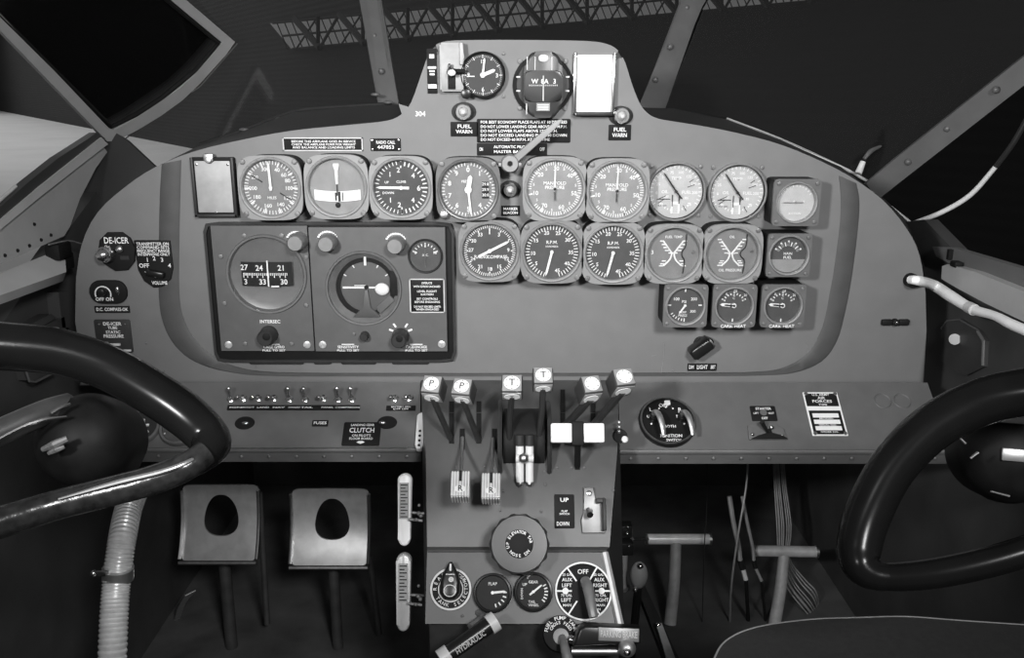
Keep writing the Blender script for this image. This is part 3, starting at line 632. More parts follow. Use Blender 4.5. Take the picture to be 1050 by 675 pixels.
for x, y in ((250.5, 241.5), (289, 241.5), (226.5, 263), (230.5, 311), (315, 263.5), (316, 313), (251.5, 352.5), (299, 352.5)): q = loc(M, PANEL, min(x, 314), y, .01); screw_mb(*q, .010, 2.4 * s, random.uniform(0, 3)).build('screw', SCREW, g)
# right unit
g, M, w, h = face('attitude_gyro', 'right gyro unit with an artificial horizon and a white ball in its window', 320, 234.5, 457.5, 361.5)
c = loc(M, PANEL, 373, 296, .01); s = PANEL.sx(373, 296, .01); r = 37 * s
well_plate(w, h, c, r).build('face_plate', UNITG, g)
MB().lathe([(r * .98, .0105), (r * 1.0, .0126), (r * 1.04, .0128), (r * 1.065, .0102)], 64, T((*c, 0))).build('window_rim', BEZM, g)
MB().lathe([(r * 1.0, .0098), (r * .82, .0042), (r * .8, .0036)], 56, T((*c, 0))).build('inner_cone', BEZM, g)
MB().ring(circ(30.5 * s), circ(26.3 * s), .0034, .0060, 64, T((c[0] + 2 * s, c[1] + 1 * s, 0))).build('black_ring', BLACK, g)
MB().lathe([(27 * s, .0034), (27 * s, .0044), (14 * s, .0052), (0, .0055)], 48, T((c[0] + 2 * s, c[1] + 1 * s, 0))).build('horizon_disc', UNITG, g)
mb = MB(); cx, cy = c[0] + 2 * s, c[1] + 1 * s
mb.box((cx, cy + 27 * s, .0064), (2.2 * s, 9 * s, .0008))
for a in (-60, -30, 30, 60): x, y = pol(a, 24.5 * s); mb.box((0, 0, 0), (1 * s, 3 * s, .0005), M=T((cx + x, cy + y, .0054)) @ Matrix.Rotation(-R(a), 4, 'Z'))
mb.box((cx + 31.5 * s, cy - .5 * s, .0064), (5 * s, 1.4 * s, .0008)); mb.box((cx - 12 * s, cy - .5 * s, .0068), (24 * s, 1.9 * s, .0008)); mb.box((cx + 8 * s, cy - .5 * s, .0068), (10 * s, 1.7 * s, .0008)); mb.box((cx - 6 * s, cy + 1.6 * s, .0066), (12 * s, .8 * s, .0008)); mb.build('horizon_bar', WHITE, g)
MB().ball((cx + 16.5 * s, cy - 2 * s, .0085), 7.4 * s, sc=(1, .88, .35)).build('pointer_ball', mat('ball_white', .75, .4), g)
MB().cyl((cx, cy), 2 * s, .005, .0085, .0004, 14).build('pivot', BLACK, g)
mb = MB(); mb.prism([(cx + x * s, cy + y * s) for x, y in ((-2, -3), (2, -3), (3.4, -22), (9, -26), (15, -32), (-15, -32), (-9, -26), (-3.4, -22))], .0058, .0078, .0006); mb.build('post', UNITG, g)
mb = MB(); mb.prism([(cx + x * s, cy + y * s) for x, y in ((14, -28), (29, -14), (24, -8), (20, -12), (10, -20), (11, -25))], .0056, .0082, .0006); mb.build('bracket', BEZM, g)
MB().box((cx + 28.5 * s, cy + 4 * s, .0072), (7.5 * s, 26 * s, .003), .0006).build('side_block', BLACK, g)
MB().cyl(c, r * .985, .0120, .0124).build('glass', GLASS, g)
knob(g, M, 336, 249, 9, KN); knob(g, M, 406, 251, 9, KN); knob(g, M, 373, 346, 4.5, BEZD, .012); knob(g, M, 410, 347, 8.5, BEZD, .024)
MB().cyl(loc(M, PANEL, 409.5, 347.5, .034), 3.6 * s, .034, .0352, .0005).build('knob_centre', BLACK, g)
for kx, ky in ((336, 248), (406, 250)): scale_arc(kx, ky, 10.4, (2, 1.7))
q = loc(M, PANEL, 411, 342, .01); mb = MB()
for a in (-70, -35, 35, 70): x, y = pol(a, 10.5 * s); mb.box((0, 0, 0), (1.8 * s, 4.5 * s, .0005), M=T((q[0] + x, q[1] + y, .0104)) @ Matrix.Rotation(-R(a), 4, 'Z'))
mb.build('scale_arc', WHITE, g)
for qx, tx in ((357, 'SENSITIVITY'), (427, 'CAGE-UNCAGE')): legend(qx, 356, tx, 22, 'PULL TO SET', 23, 13)
for x, y in ((331, 353.5), (453, 353)): q = loc(M, PANEL, x, y, .01); screw_mb(*q, .010, 4 * s, random.uniform(0, 3)).build('mounting_screw', BRIGHT, g)
q = loc(M, PANEL, 363, 342.5, .01); screw_mb(*q, .010, 1.8 * s, 0).build('screw', SCREW, g)
# the small vacuum dial let into the right unit, and its instruction plate
gauge('vacuum_gauge', 'small black dial let into the top right corner of the right gyro unit', 'gauge', 436, 263, 18, prot=.0135, shape='round', dial=DIALD, rec=.003, hole=.9, bez=BEZD,
      ticks=[(9, -68, 68, .7, .86, .05), (3, -68, 68, .6, .9, .09)], texts=[('SUC.', 0, .06, .2), ('0', -.66, .22, .26), ('10', .64, .22, .26)], needles=[(180, .8, .02, .45, BEZM)])
placard('limits_placard', 'framed black instruction plate below the small vacuum dial', 420, 286, 456, 321,
        [('OPERATE', .5, .13, .06, .3), ('WITH GYROS UNCAGED', .5, .23, .06, .76), ('LEVEL FLIGHT', .5, .37, .06, .56), ('SUCTION', .5, .46, .06, .36), ('SET CONTROLS', .5, .59, .06, .6), ('BEFORE ENGAGING', .5, .68, .06, .72), ('DO NOT EXCEED LIMITS', .5, .82, .06, .76), ('WHEN ENGAGED', .5, .9, .06, .66)], frame=True, off=.0116, z0=.0102)
# ================================================================ switch shelves left and right
def shelf(name, label, xl, xr, xl2, xr2, ylow):
    M = SHELF.frame((xl + xr) / 2, 392.5); g = thing(name, label, 'shelf', M)
    top = [SHELF.hit(xl, 392.5), SHELF.hit(xr, 392.5)]; low = [SHELF.hit(xl2, ylow), SHELF.hit(xr2, ylow)]
    mb = MB(); mb.slab([top[0], top[1], low[1], low[0]], -SHELF.n * .012)
    mb.build('top_plate', SHELFG, g, world=True)
    lip = MB(); a, b = low; o = Vector((0, .004, -.002)); d = Vector((0, .012, -.016))
    lip.tube([a + Vector((0, .004, -.004)), b + Vector((0, .004, -.004))], .0045, 10)
    lip.slab([a + Vector((0, 0, -.003)), b + Vector((0, 0, -.003)), b + Vector((0, .006, -.022)), a + Vector((0, .006, -.022))], Vector((0, .006, 0)))
    lip.build('front_lip', SHELFG, g, world=True)
    n = int((xr2 - xl2) / 28)
    for i in range(n):
        p = a.lerp(b, (i + .5) / n) + Vector((0, .002, -.013)); MB().ball(p, .0022, sc=(1, .6, 1)).build('rivet', SCREW, g, world=True)
    return g, M
lsh, LM = shelf('switch_shelf', 'sloping grey switch shelf below the panel, left of the lever pedestal', 128, 431, 118, 431, 459)
rsh, RM = shelf('switch_shelf', 'sloping grey shelf below the panel, right of the lever pedestal', 633, 951, 633, 975, 461)
mb = MB(); a = SHELF.hit(236, 459.5, .0012); b = SHELF.hit(418, 459.5, .0012); mb.tube([a, b], .0011, 6); mb.build('edge_highlight', STEEL, lsh, world=True)  # steel line stands in for the highlight on the shelf's front edge
for x in (905, 925):
    M = SHELF.frame(x, 411.5); MM = LM.inverted() @ M
    MB().lathe([(.0095, .0001), (.0105, .0012), (.0115, .0001)], 32, RM.inverted() @ M).build('plugged_hole', SHELFG, rsh)
# toggle switches
sw = [(237, 1), (250, 0), (265, 0), (281, 0), (297, 1), (313, 1), (332, 0), (347, 1), (361, 1), (405, 0), (420, 0)]
where = ['leftmost toggle switch of the row, thrown up', 'second toggle switch from the left, pointing outward', 'third toggle switch from the left, pointing outward', 'fourth toggle switch from the left, pointing outward', 'fifth toggle switch from the left, thrown up', 'sixth toggle switch from the left, thrown up',
         'lone outward toggle switch between the upright ones', 'toggle switch thrown up, next to last in the long row', 'toggle switch thrown up, right end of the long row', 'left one of the two toggle switches by the pedestal', 'right one of the two toggle switches by the pedestal']
proto = {}
def toggle(up):
    g = thing('toggle_switch', '', 'switch', None, 'toggle switches on the left shelf')
    MB().lathe([(0, .0002), (.0052, .0002), (.0052, .0028), (.004, .0036), (.0035, .006), (.0022, .0066), (0, .0066)], 6).build('nut', CHROME, g)
    a = R(62) if up == 0 else R(-12)
    # up: the bat lever leans up the slope; else it points out at the pilot and down
    d = Vector((-.06, .62, .78)).normalized() if up else Vector((-.28, -.55, .78)).normalized()
    p = Vector((0, 0, .006)); L = .0125 if up else .011
    b = MB().tube([p, p + d * L * .5, p + d * L], [.0014, .0018, .0024], 10); b.ball(p + d * L, .0031); b.build('bat_lever', CHROME, g)
    return g
for i, ((x, up), lab) in enumerate(zip(sw, where)):
    M = SHELF.frame(x, 410.5 if up else 409.5)
    if up not in proto: proto[up] = g = toggle(up)
    else:
        src = proto[up]; g = src.copy(); COL.objects.link(g)
        for ch in src.children: c = ch.copy(); COL.objects.link(c); c.parent = g
    g.matrix_world = M; g['label'] = lab
def wide(o, w, h, z): pass
placard('switch_placard', 'long black label strip under the row of toggle switches', 233, 415.5, 369, 420.5, [(tx, .02 + (x - 233) / 136, .5, .32, .09) for tx, x in (('IGN', 239), ('PITOT', 252), ('LAND', 267), ('NAV', 283), ('COCKPIT', 299), ('TAIL', 312), ('PANEL', 333), ('COMP', 347), ('RECOG', 360))], P=SHELF)
placard('pump_placard', 'short black label strip under the pair of toggle switches', 396, 416, 426, 421, [('BATTERY GEN', .5, .3, .3, .66), ('OFF ON', .5, .72, .3, .5)], P=SHELF)
placard('fuse_placard', 'tiny black plate reading FUSES in the middle of the left shelf', 320, 431, 336.5, 437, [('FUSES', .5, .5, .48, .8)], P=SHELF)
placard('clutch_placard', 'square black plate reading LANDING GEAR CLUTCH with a white arrow', 351.5, 433, 390, 457,
        [('LANDING GEAR', .5, .13, .1, .62), ('CLUTCH', .5, .36, .21, .66), ('ON PILOT\'S', .5, .58, .1, .5), ('FLOOR BOARD', .5, .71, .1, .62)], P=SHELF,
        extra=lambda o, w, h, z: MB().prism([(-w * .11, -h * .36), (w * .11, -h * .36), (w * .05, -h * .31), (-w * .05, -h * .31)][::-1] + [], z, z + .0004).prism([(-w * .11, -h * .36), (w * .11, -h * .36), (0, -h * .43)], z, z + .0004).build('arrow', WHITE, o))
for x, y, lab in ((251, 434, 'oval sunken fastener with a bright screw, left end of the switch shelf'), (397, 433.5, 'dark oval fastener above right of the CLUTCH plate')):
    M = SHELF.frame(x, y); g = thing('shelf_fastener', lab, 'fastener', M)
    MB().lathe([(0, .0001), (.0128, .0001), (.0122, .0012), (0, .0012)], 28, None, 1, .75).build('cup', BLACK, g); MB().ball((.001 if x < 300 else -.006, -.001, .0015), .0034, sc=(1.4, .7, .6)).build('screw', CHROME, g)
# two gauges on the shelf seen through the left wheel
gauge('oxygen_gauge', 'round dark gauge on the left shelf, framed by the left wheel rim', 'gauge', 184, 437, 21, P=SHELF, prot=.008, shape='round', dial=DIALD, hole=.84, bez=SHELFG, rec=.003, needles=[(325, .55, .07, .0, WHITE)], ticks=[(2, 240, 300, .9, 1, .1)], asp=1)
gauge('air_gauge', 'round dark gauge with broken white print, partly behind the left wheel hub', 'gauge', 143, 437, 20, P=SHELF, prot=.008, shape='round', dial=DIALK, hole=.86, bez=SHELFG, rec=.003, texts=[('AIR', 0, .45, .3), ('PSI', .4, .1, .26), ('100', -.3, .1, .26), ('50', .5, -.4, .3), ('OFF', -.2, -.5, .3)], needles=[(75, .6, .06, .0, WHITE)])
# landing light / ignition switch on the right shelf
M = SHELF.frame(684, 434); s = SHELF.sx(684, 434); g = thing('ignition_switch', 'round black ignition switch with two curved metal levers, on the right shelf', 'switch', M)
k = 1.28
MB().lathe([(0, .0002), (29 * s, .0002), (29 * s, .005), (27.5 * s, .0075), (25.5 * s, .0075), (25 * s, .004), (0, .004)], 56).build('housing', BLACKG, g)
MB().lathe([(28.2 * s, .0068), (27.5 * s, .0084), (26.6 * s, .0084), (26 * s, .0068)], 56).build('chrome_ring', STEEL, g)
t = MB()
for tx, x, y, z in (('OFF', -2, 19, 6), ('L', -16, 14, 6), ('R', 14, 14, 6), ('LEFT', -16, 6, 4.5), ('RIGHT', 16, 6, 4.5), ('BOTH', 2, -6, 4.5), ('IGNITION', 2, -17, 5), ('SWITCH', 4, -22, 4)): t.text(tx, x * s, y * s, .0043, z * s)
for a in range(-100, 101, 25): x, y = pol(a, 17 * s); t.cyl((x, y), .9 * s, .004, .0046)
t.build('dial_markings', WHITE, g)
MB().box((2 * s, 22 * s, .005), (6 * s, 5 * s, .0014)).build('index_plate', WHITE, g)
for sx, nm in ((-13, 'lever'), (16, 'lever')):
    m = MB().tube([(sx * s, 4 * s, .004), (sx * s, 5 * s, .018), ((sx + 2) * s, -4 * s, .026), ((sx + 4) * s, -14 * s, .025), ((sx + 5) * s, -24 * s, .021)], [.0045, .0045, .0042, .004, .003], 12, 5, flat=.6); m.build(nm, ALU, g)
    MB().cyl((sx * s, 4 * s), 5.5 * s, .004, .012, .001).build('lever_boss', BLACKG, g)
placard('starter_placard', 'small black STARTER plate on the right shelf', 770, 416.5, 796, 431.5, [('STARTER', .52, .2, .17, .62), ('LEFT', .2, .5, .13, .2), ('RIGHT', .8, .5, .13, .22), ('OFF', .5, .84, .17, .24)], P=SHELF,
        extra=lambda o, w, h, z: MB().cyl((0, h * .05), h * .2, z, z + .0004).build('hole', SHELFG, o))
M = SHELF.frame(786, 443); s = SHELF.sx(786, 443); g = thing('starter_switch', 'pale oval plate with a dark toggle, below the STARTER plate', 'switch', M)
MB().prism([(x * s, y * s * 1.25) for x, y in ((-20, -8), (19, -8), (18, 2), (10, 7), (-10, 8), (-19, 5))], .0002, .003, .0008).build('plate', BEZM, g)
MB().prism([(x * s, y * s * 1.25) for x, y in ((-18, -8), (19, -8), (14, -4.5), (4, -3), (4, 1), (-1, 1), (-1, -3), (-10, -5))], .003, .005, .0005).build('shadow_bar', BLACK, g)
b = MB().tube([(1 * s, -3 * s, .003), (-5 * s, 2 * s, .012), (-7 * s, 4 * s, .016)], [.0022, .0028, .0034], 10); b.build('bat_lever', BLACKG, g)
m = MB(); m.ball((5 * s, 3 * s, .004), 2.6 * s); m.ball((-16 * s, -5 * s, .004), 2 * s); m.ball((14 * s, -6 * s, .0045), 1.6 * s); m.build('screw', CHROME, g)
# air forces data plate: a slanted parallel sided plate riveted to the shelf
M, w, h = SHELF.rect(828, 402.5, 864, 446, .0012); g = thing('data_plate', 'white edged data plate reading AIR FORCES, right end of the right shelf', 'placard', M)
MB().prism(rrect(w, h, .0008), .0002, .001).build('plate', WHITE, g)
MB().box((0, h * .32, .0011), (w * .92, h * .3, .0004)).build('black_panel', BLACK, g)
MB().box((0, -h * .2, .0011), (w * .9, h * .54, .0004)).build('black_panel', BLACK, g)
m = MB(); [m.box((0, (-.045 - .145 * i) * h, .0014), (w * .74, h * .095, .0003)) for i in range(3)]; m.build('blank_field', OFFW if False else WHITE, g)
t = MB(); [t.text(tx, 0, yy * h, .0015, sz * h, w=ww * w) for tx, yy, sz, ww in (('U.S. ARMY', .435, .07, .5), ('AIR', .36, .09, .22), ('FORCES', .28, .09, .56), ('TYPE', .2, .06, .24), ('MODEL', -.115, .05, .4), ('SERIAL NO.', -.265, .05, .5), ('ORDER NO.', -.42, .05, .5))]; t.build('lettering', WHITE, g)
for sx, sy in ((-1, 1), (1, 1), (-1, -1), (1, -1)): screw_mb(sx * w * .42, sy * h * .455, .0013, .0026, 1).build('rivet', CHROME, g)

# ================================================================ lever pedestal
Q = [pt(534, 390, 1.155), pt(534, 424, 1.072), pt(534, 462, 1.035), pt(534, 561, 1.005), pt(534, 565, .985), pt(534, 640, .955), pt(534, 652, .965)]
def at_row(q, px):   # point of the same depth and height at another column
    z = (q - CAM).dot(FWD); return Vector(((px - CX) / F * z, q.y, q.z))
LX = [431.5, 433, 436.5, 438, 438, 436, 436]; RX = [634, 634, 633, 625, 622, 640, 640]
ped = thing('lever_pedestal', 'grey engine control pedestal standing below the middle of the panel', 'pedestal', T((Q[3].x, 1.0, 0)))
PDM = ped.matrix_basis.copy()
L = [at_row(q, x) for q, x in zip(Q, LX)]; Rr = [at_row(q, x) for q, x in zip(Q, RX)]
mb = MB()
L2 = L[:6] + [Vector((L[5].x, 1.11, L[5].z)), Vector((L[0].x, 1.098, L[0].z))]
R2 = Rr[:6] + [Vector((Rr[5].x, 1.11, Rr[5].z)), Vector((Rr[0].x, 1.098, Rr[0].z))]
va = [mb.bm.verts.new(v) for v in L2]; vb = [mb.bm.verts.new(v) for v in R2]
for i in range(len(va)): j = (i + 1) % len(va); mb._f((va[i], va[j], vb[j], vb[i]))
mb._f(va[::-1]); mb._f(vb)
mb.build('body', PEDG, ped, PDM, world=True)
MB().box(((L[5].x + Rr[5].x) / 2, (L[5].y + .012 + 1.11) / 2, (L[5].z) / 2), (Rr[5].x - L[5].x - .004, 1.11 - L[5].y - .012, L[5].z - .004), .004).build('lower_box', BEZD, ped, PDM, world=True)
UP = Plane(Q[3], (1, 0, 0), Q[2] - Q[3]); TOP = Plane(Q[2], (1, 0, 0), Q[1] - Q[2]); TP0 = Plane(Q[1], (1, 0, 0), Q[0] - Q[1]); LOW = Plane(Q[5], (1, 0, 0), Q[4] - Q[5])
def pworld(mb, nm, m, lab=None): return mb.build(nm, m, ped, PDM, world=True, label=lab)
# ledge crease, slots, rivets
mb = MB().tube([L[4] + Vector((.001, -.001, 0)), Rr[4] + Vector((-.001, -.001, 0))], .0016, 6); pworld(mb, 'crease', PEDG)
for x, ya, yb in ((463, 412, 455), (491, 412, 455), (577, 400, 440), (608, 402, 440)):
    mb = MB(); P = TP0; a = TP0.hit(x, ya, .0004); b = TP0.hit(x, 423, .0004); c = TOP.hit(x, 424, .0004); d = TOP.hit(x, yb, .0004)
    for p, q in ((a, b), (c, d)):
        mb.slab([p + Vector((-.003, 0, 0)), p + Vector((.003, 0, 0)), q + Vector((.003, 0, 0)), q + Vector((-.003, 0, 0))], (P.n * .0006))
    pworld(mb, 'lever_slot', BLACK)
for x, ya, yb in ((474, 440, 462), (507, 440, 462), (592, 462, 482)):
    mb = MB(); a = TOP.hit(x, ya, .0004); b = TOP.hit(x, 461, .0004)
    if yb > 463: b2 = UP.hit(x, yb, .0006); a2 = UP.hit(x, 463, .0006); mb.slab([a2 + Vector((-.003, 0, 0)), a2 + Vector((.003, 0, 0)), b2 + Vector((.003, 0, 0)), b2 + Vector((-.003, 0, 0))], UP.n * .0006)
    else: mb.slab([a + Vector((-.003, 0, 0)), a + Vector((.003, 0, 0)), b + Vector((.003, 0, 0)), b + Vector((-.003, 0, 0))], TOP.n * .0006)
    pworld(mb, 'lever_slot', BLACK)
for x, y in ((468,479),(497,479),(514,484),(558,484),(559,497),(571,480),(586,480),(599,480),(516,504),(555,525),(513,524),(629,503),(541,500)): pworld(MB().ball(UP.hit(x, y, .0002), .0016), 'rivet', SCREW)
for x, y in ((474, 632), (491, 632)): pworld(MB().ball(LOW.hit(x, y, .0002), .0016), 'rivet', SCREW)
# quadrant drum in the middle
mb = MB(); c = pt(537, 452, 1.062); rad = .043
m = Matrix.Translation(c) @ Matrix.Rotation(R(90), 4, 'Y')
mb.lathe([(0, -.024), (rad * .9, -.024), (rad * .9, .024), (0, .024)], 48, m); pworld(mb, 'quadrant_drum', BLACK)
for x in (513, 562):
    q = pt(x, 452, 1.062); m = Matrix.Translation(q) @ Matrix.Rotation(R(90), 4, 'Y')
    mb = MB().lathe([(0, -.0025), (rad * 1.12, -.0025), (rad * 1.15, 0), (rad * 1.12, .0025), (0, .0025)], 56, m); pworld(mb, 'quadrant_plate', BEZD)
# knobs and levers
def lever(name, label, kx, ky, kz, wpx, hpx, dpx, yaw, elev, base, bz, letter, m, thick=.0035, arm_mid=None, group=None, ribs=False, letter2=None):
    kc = pt(kx, ky, kz); bp = pt(base[0], base[1], bz)
    g = thing(name, label, 'lever', T(bp), group); GM = g.matrix_basis.copy()
    s = kz / F; w, h, d = wpx * s, hpx * s, dpx * s
    el = R(elev); uz = Vector((0, -math.cos(el), math.sin(el))); uy = Vector((0, math.sin(el), math.cos(el)))
    K = Matrix((Vector((1, 0, 0)), uy, uz)).transposed().to_4x4(); K.translation = kc; K = Matrix.Translation(kc) @ Matrix.Rotation(R(yaw), 4, 'Z') @ Matrix.Translation(-kc) @ K
    go = MB().box((0, 0, -d / 2), (w, h, d), w * .09, M=K, seg=3).build('grip', m, g, GM, world=True)
    K2 = K @ Matrix.Translation((0, -h / 2, -d * .5)) @ Matrix.Rotation(R(90), 4, 'X')
    if ribs:
        r = MB()
        for i in range(7): r.box(((-.42 + .14 * i) * w, 0, .0003), (w * .045, h * .96, .0012), M=K); r.box(((-.42 + .14 * i) * w, 0, .0003), (w * .045, d * .9, .0012), M=K2)
        r.build('rib', OFFW, g, GM, world=True)
        MB().box((0, h * .3, .0006), (w * .13, h * .42, .002), M=K).build('grip_slot', BLACK, g, GM, world=True)
        q = MB().lathe([(0, .0010), (w * .3, .0010), (w * .3, .0018), (w * .2, .0022), (0, .0022)], 24, K @ T((0, -h * .22, 0)), 1, .62); q.build('badge', OFFW, g, GM, world=True)
        MB().text('R', 0, -h * .22, .0025, w * .42, M=K).build('letter', BLACK, g, GM, world=True)
    elif letter is not None:
        MB().box((0, 0, .0003), (w * .9, h * .9, .0012), .0004, M=K).build('face_plate', FACEP, go, GM, world=True); MB().box((0, 0, .0003), (w * .9, d * .8, .0012), .0004, M=K2).build('face_plate', FACEP, go, GM, world=True)
        MB().lathe([(0, .0009), (w * .38, .0009), (w * .38, .0014), (0, .0014)], 30, K, 1, h / w).build('badge', WHITE, go, GM, world=True)
        MB().lathe([(0, .0009), (w * .38, .0009), (w * .38, .0014), (0, .0014)], 30, K2, 1, d / w * .8).build('badge', WHITE, go, GM, world=True)
        t = MB(); t.text(letter, 0, 0, .0016, w * .5, M=K)
        for a in range(0, 360, 60): x, y = pol(a, w * .3); t.box((x, y, .0015), (w * .07, w * .035, .0003), M=K)
        t.text(letter, 0, 0, .0016, w * .32, M=K2); t.build('letter', DARKG, go, GM, world=True)
    a = K @ Vector((0, -h * .46, -d * .6)) if not ribs else K @ Vector((0, h * .42, -d * .4))
    pts = [a] + ([pt(*arm_mid)] if arm_mid else []) + [bp]
    MB().tube(pts, thick, 8, flat=1.0).build('arm', m if False else (STEEL if ribs else BEZD), g, GM, world=True)
    return g
lever('engine_lever', 'lever with a pale cube grip at the far left of the six, leaning left', 442.5, 394, .985, 21, 20, 22, -14, 46, (462, 450), 1.046, 'P', TRANSL, group='cube gripped engine levers')
lever('engine_lever', 'lever with a pale cube grip, second from the left of the six', 473.5, 396.5, .985, 21, 19, 22, -14, 46, (491, 452), 1.044, 'P', TRANSL, group='cube gripped engine levers')
lever('engine_lever', 'lever with a pale cube grip standing straight up left of the drum', 525, 393, .975, 22, 20, 20, -2, 44, (522, 462), 1.034, 'T', TRANSL, arm_mid=(523, 425, 1.01), group='cube gripped engine levers')
lever('engine_lever', 'tallest cube gripped lever, just right of the middle', 557, 385, .985, 21, 19, 22, 2, 44, (551, 460), 1.036, 'T', TRANSL, arm_mid=(556, 420, 1.01), group='cube gripped engine levers')
lever('engine_lever', 'lever with a cube grip leaning right, second from the right', 607, 394, .985, 21, 20, 26, 17, 46, (577, 440), 1.050, ' ', TRANSL, thick=.005, group='cube gripped engine levers')
lever('engine_lever', 'lever with a cube grip leaning right, at the far right of the six', 640, 386.5, .985, 22, 20, 26, 17, 46, (607, 438), 1.051, ' ', TRANSL, thick=.005, group='cube gripped engine levers')
lever('ribbed_lever', 'hanging lever with a clear ribbed grip, left of the pair', 472, 496, .955, 20, 27, 19, 0, 44, (474, 449), 1.044, None, RIBPL, thick=.0022, ribs=True)
lever('ribbed_lever', 'hanging lever with a clear ribbed grip, right of the pair', 503.5, 498, .955, 20, 27, 19, 0, 44, (506, 450), 1.044, None, RIBPL, thick=.0022, ribs=True)
# twin white rods with their clamp
bp = UP.hit(537, 493, .004); g = thing('friction_rods', 'pair of white upright rods joined by a clamp, in the centre of the pedestal', 'rod', T(bp)); GM = g.matrix_basis.copy()
for x in (533, 543):
    MB().tube([UP.hit(x, 494, .008), UP.hit(x, 457, .022)], .0048, 14).build('rod', mat('rod_white', .72, .35, .1, .05), g, GM, world=True)
    MB().tube([UP.hit(x, 457, .022), UP.hit(x, 446, .026)], .0056, 14).build('dark_socket', BEZD, g, GM, world=True)
    MB().ball(UP.hit(x, 496, .004), .004).build('foot', STEEL, g, GM, world=True)
MB().tube([UP.hit(529, 470, .020), UP.hit(547, 470, .020)], .0052, 12).build('clamp', OFFW, g, GM, world=True)
MB().ball(UP.hit(537, 470, .024), .0062).build('clamp_screw', STEEL, g, GM, world=True)
# the wide white T handle
bp = UP.hit(592, 476, .001); g = thing('clevis_lever', 'wide lever with two white blocks either side of a black clevis', 'lever', T(bp)); GM = g.matrix_basis.copy()
HP = Plane(pt(592, 445, .985), (1, 0, 0), (0, math.sin(R(24)), math.cos(R(24))))
for xa, xb in ((565, 587), (598, 620)):
    K, w, h = HP.rect(xa, 434, xb, 454); MB().box((0, 0, -.009), (w, h, .018), .002, M=K, seg=3).build('grip_block', WHITE, g, GM, world=True)
K, w, h = HP.rect(586, 432, 599, 457); MB().box((0, 0, -.010), (w, h, .022), .002, M=K).build('clevis', BLACK, g, GM, world=True)
MB().tube([HP.hit(592.5, 455, -.008), UP.hit(592, 478, .0042)], .0036, 8).build('stem', BLACK, g, GM, world=True)
# friction knob
M = UP.frame(532.5, 558, .058); s = UP.sx(532, 558, .058); g = thing('elevator_knob', 'large round knurled knob with a ring of white print, low on the pedestal', 'knob', M)
kr = 30.5 * s; b = MB(); n = 72; prof = [(0.031, .72), (.034, 1), (.054, 1), (.0575, .93), (.058, .6)]; LL = []
for z, k in prof: LL.append([b.bm.verts.new(((kr * k * (1 + (.028 * math.cos(14 * 2 * math.pi * i / n) if k == 1 else 0))) * math.cos(2 * math.pi * i / n), (kr * k * (1 + (.028 * math.cos(14 * 2 * math.pi * i / n) if k == 1 else 0))) * math.sin(2 * math.pi * i / n), z)) for i in range(n)])
for A, B in zip(LL, LL[1:]):
    for i in range(n): b._f((A[i], A[(i + 1) % n], B[(i + 1) % n], B[i]))
b._f(LL[0][::-1]); b._f(LL[-1]); b.build('knob_body', mat('knob_paint', .045, .4, .1, .1, 60), g)
MB().cyl((0, 0), kr * .47, .058, .0592, .0005, 40).build('name_disc', BLACK, g)
t = MB()
def ring_text(t, s_, r, a0, a1, sz, z, c=(0, 0), flip=False):
    n = len(s_)
    for i, ch in enumerate(s_):
        if ch == ' ': continue
        a = a0 + (a1 - a0) * (i / max(n - 1, 1)); x, y = pol(a, r); t.text(ch, c[0] + x, c[1] + y, z, sz, rot=-R(a) + (math.pi if flip else 0))
ring_text(t, 'ELEVATOR TAB', kr * .39, -60, 80, kr * .14, .0594); ring_text(t, 'NOSE DN', kr * .39, 225, 130, kr * .14, .0594, flip=True); ring_text(t, 'UP', kr * .39, 255, 272, kr * .14, .0594)
t.build('lettering', WHITE, g)
MB().cyl((0, 0), .006, .0004, .032).build('shaft', BEZD, g)
# flap switch
placard('flap_placard', 'black UP and DOWN plate on the upper right of the pedestal', 568.5, 507, 589, 542, [('UP', .5, .17, .12, .42), ('FLAP', .5, .5, .06, .3), ('SWITCH', .5, .58, .06, .5), ('DOWN', .42, .87, .12, .62)], P=UP)
M = UP.frame(606, 524, .01); s = UP.sx(606, 524); g = thing('flap_switch', 'metal bracketed toggle switch beside the UP and DOWN plate', 'switch', M)
MB().prism([(x * s, y * s) for x, y in ((-7, 24), (4, 24), (4, 10), (14, 12), (14, -22), (-9, -22), (-10, -8), (-6, -2))], .0002, .005, .001).build('bracket', mat('bracket_gray', .2, .4, .4, .1, 90), g)
b = MB(); b.box((13 * s, -4 * s, .012), (3 * s, 32 * s, .016), .001); b.box((10 * s, 10 * s, .012), (9 * s, 5 * s, .010), .001); b.build('guard', BEZD, g)
MB().tube([(0, 0, .004), (-3 * s, 1 * s, .014), (-2 * s, -5 * s, .024)], [.003, .0026, .0038], 10).build('bat_lever', CHROME, g)
MB().cyl((-1 * s, 18 * s), 3 * s, .005, .007, .001).build('screw', CHROME, g)
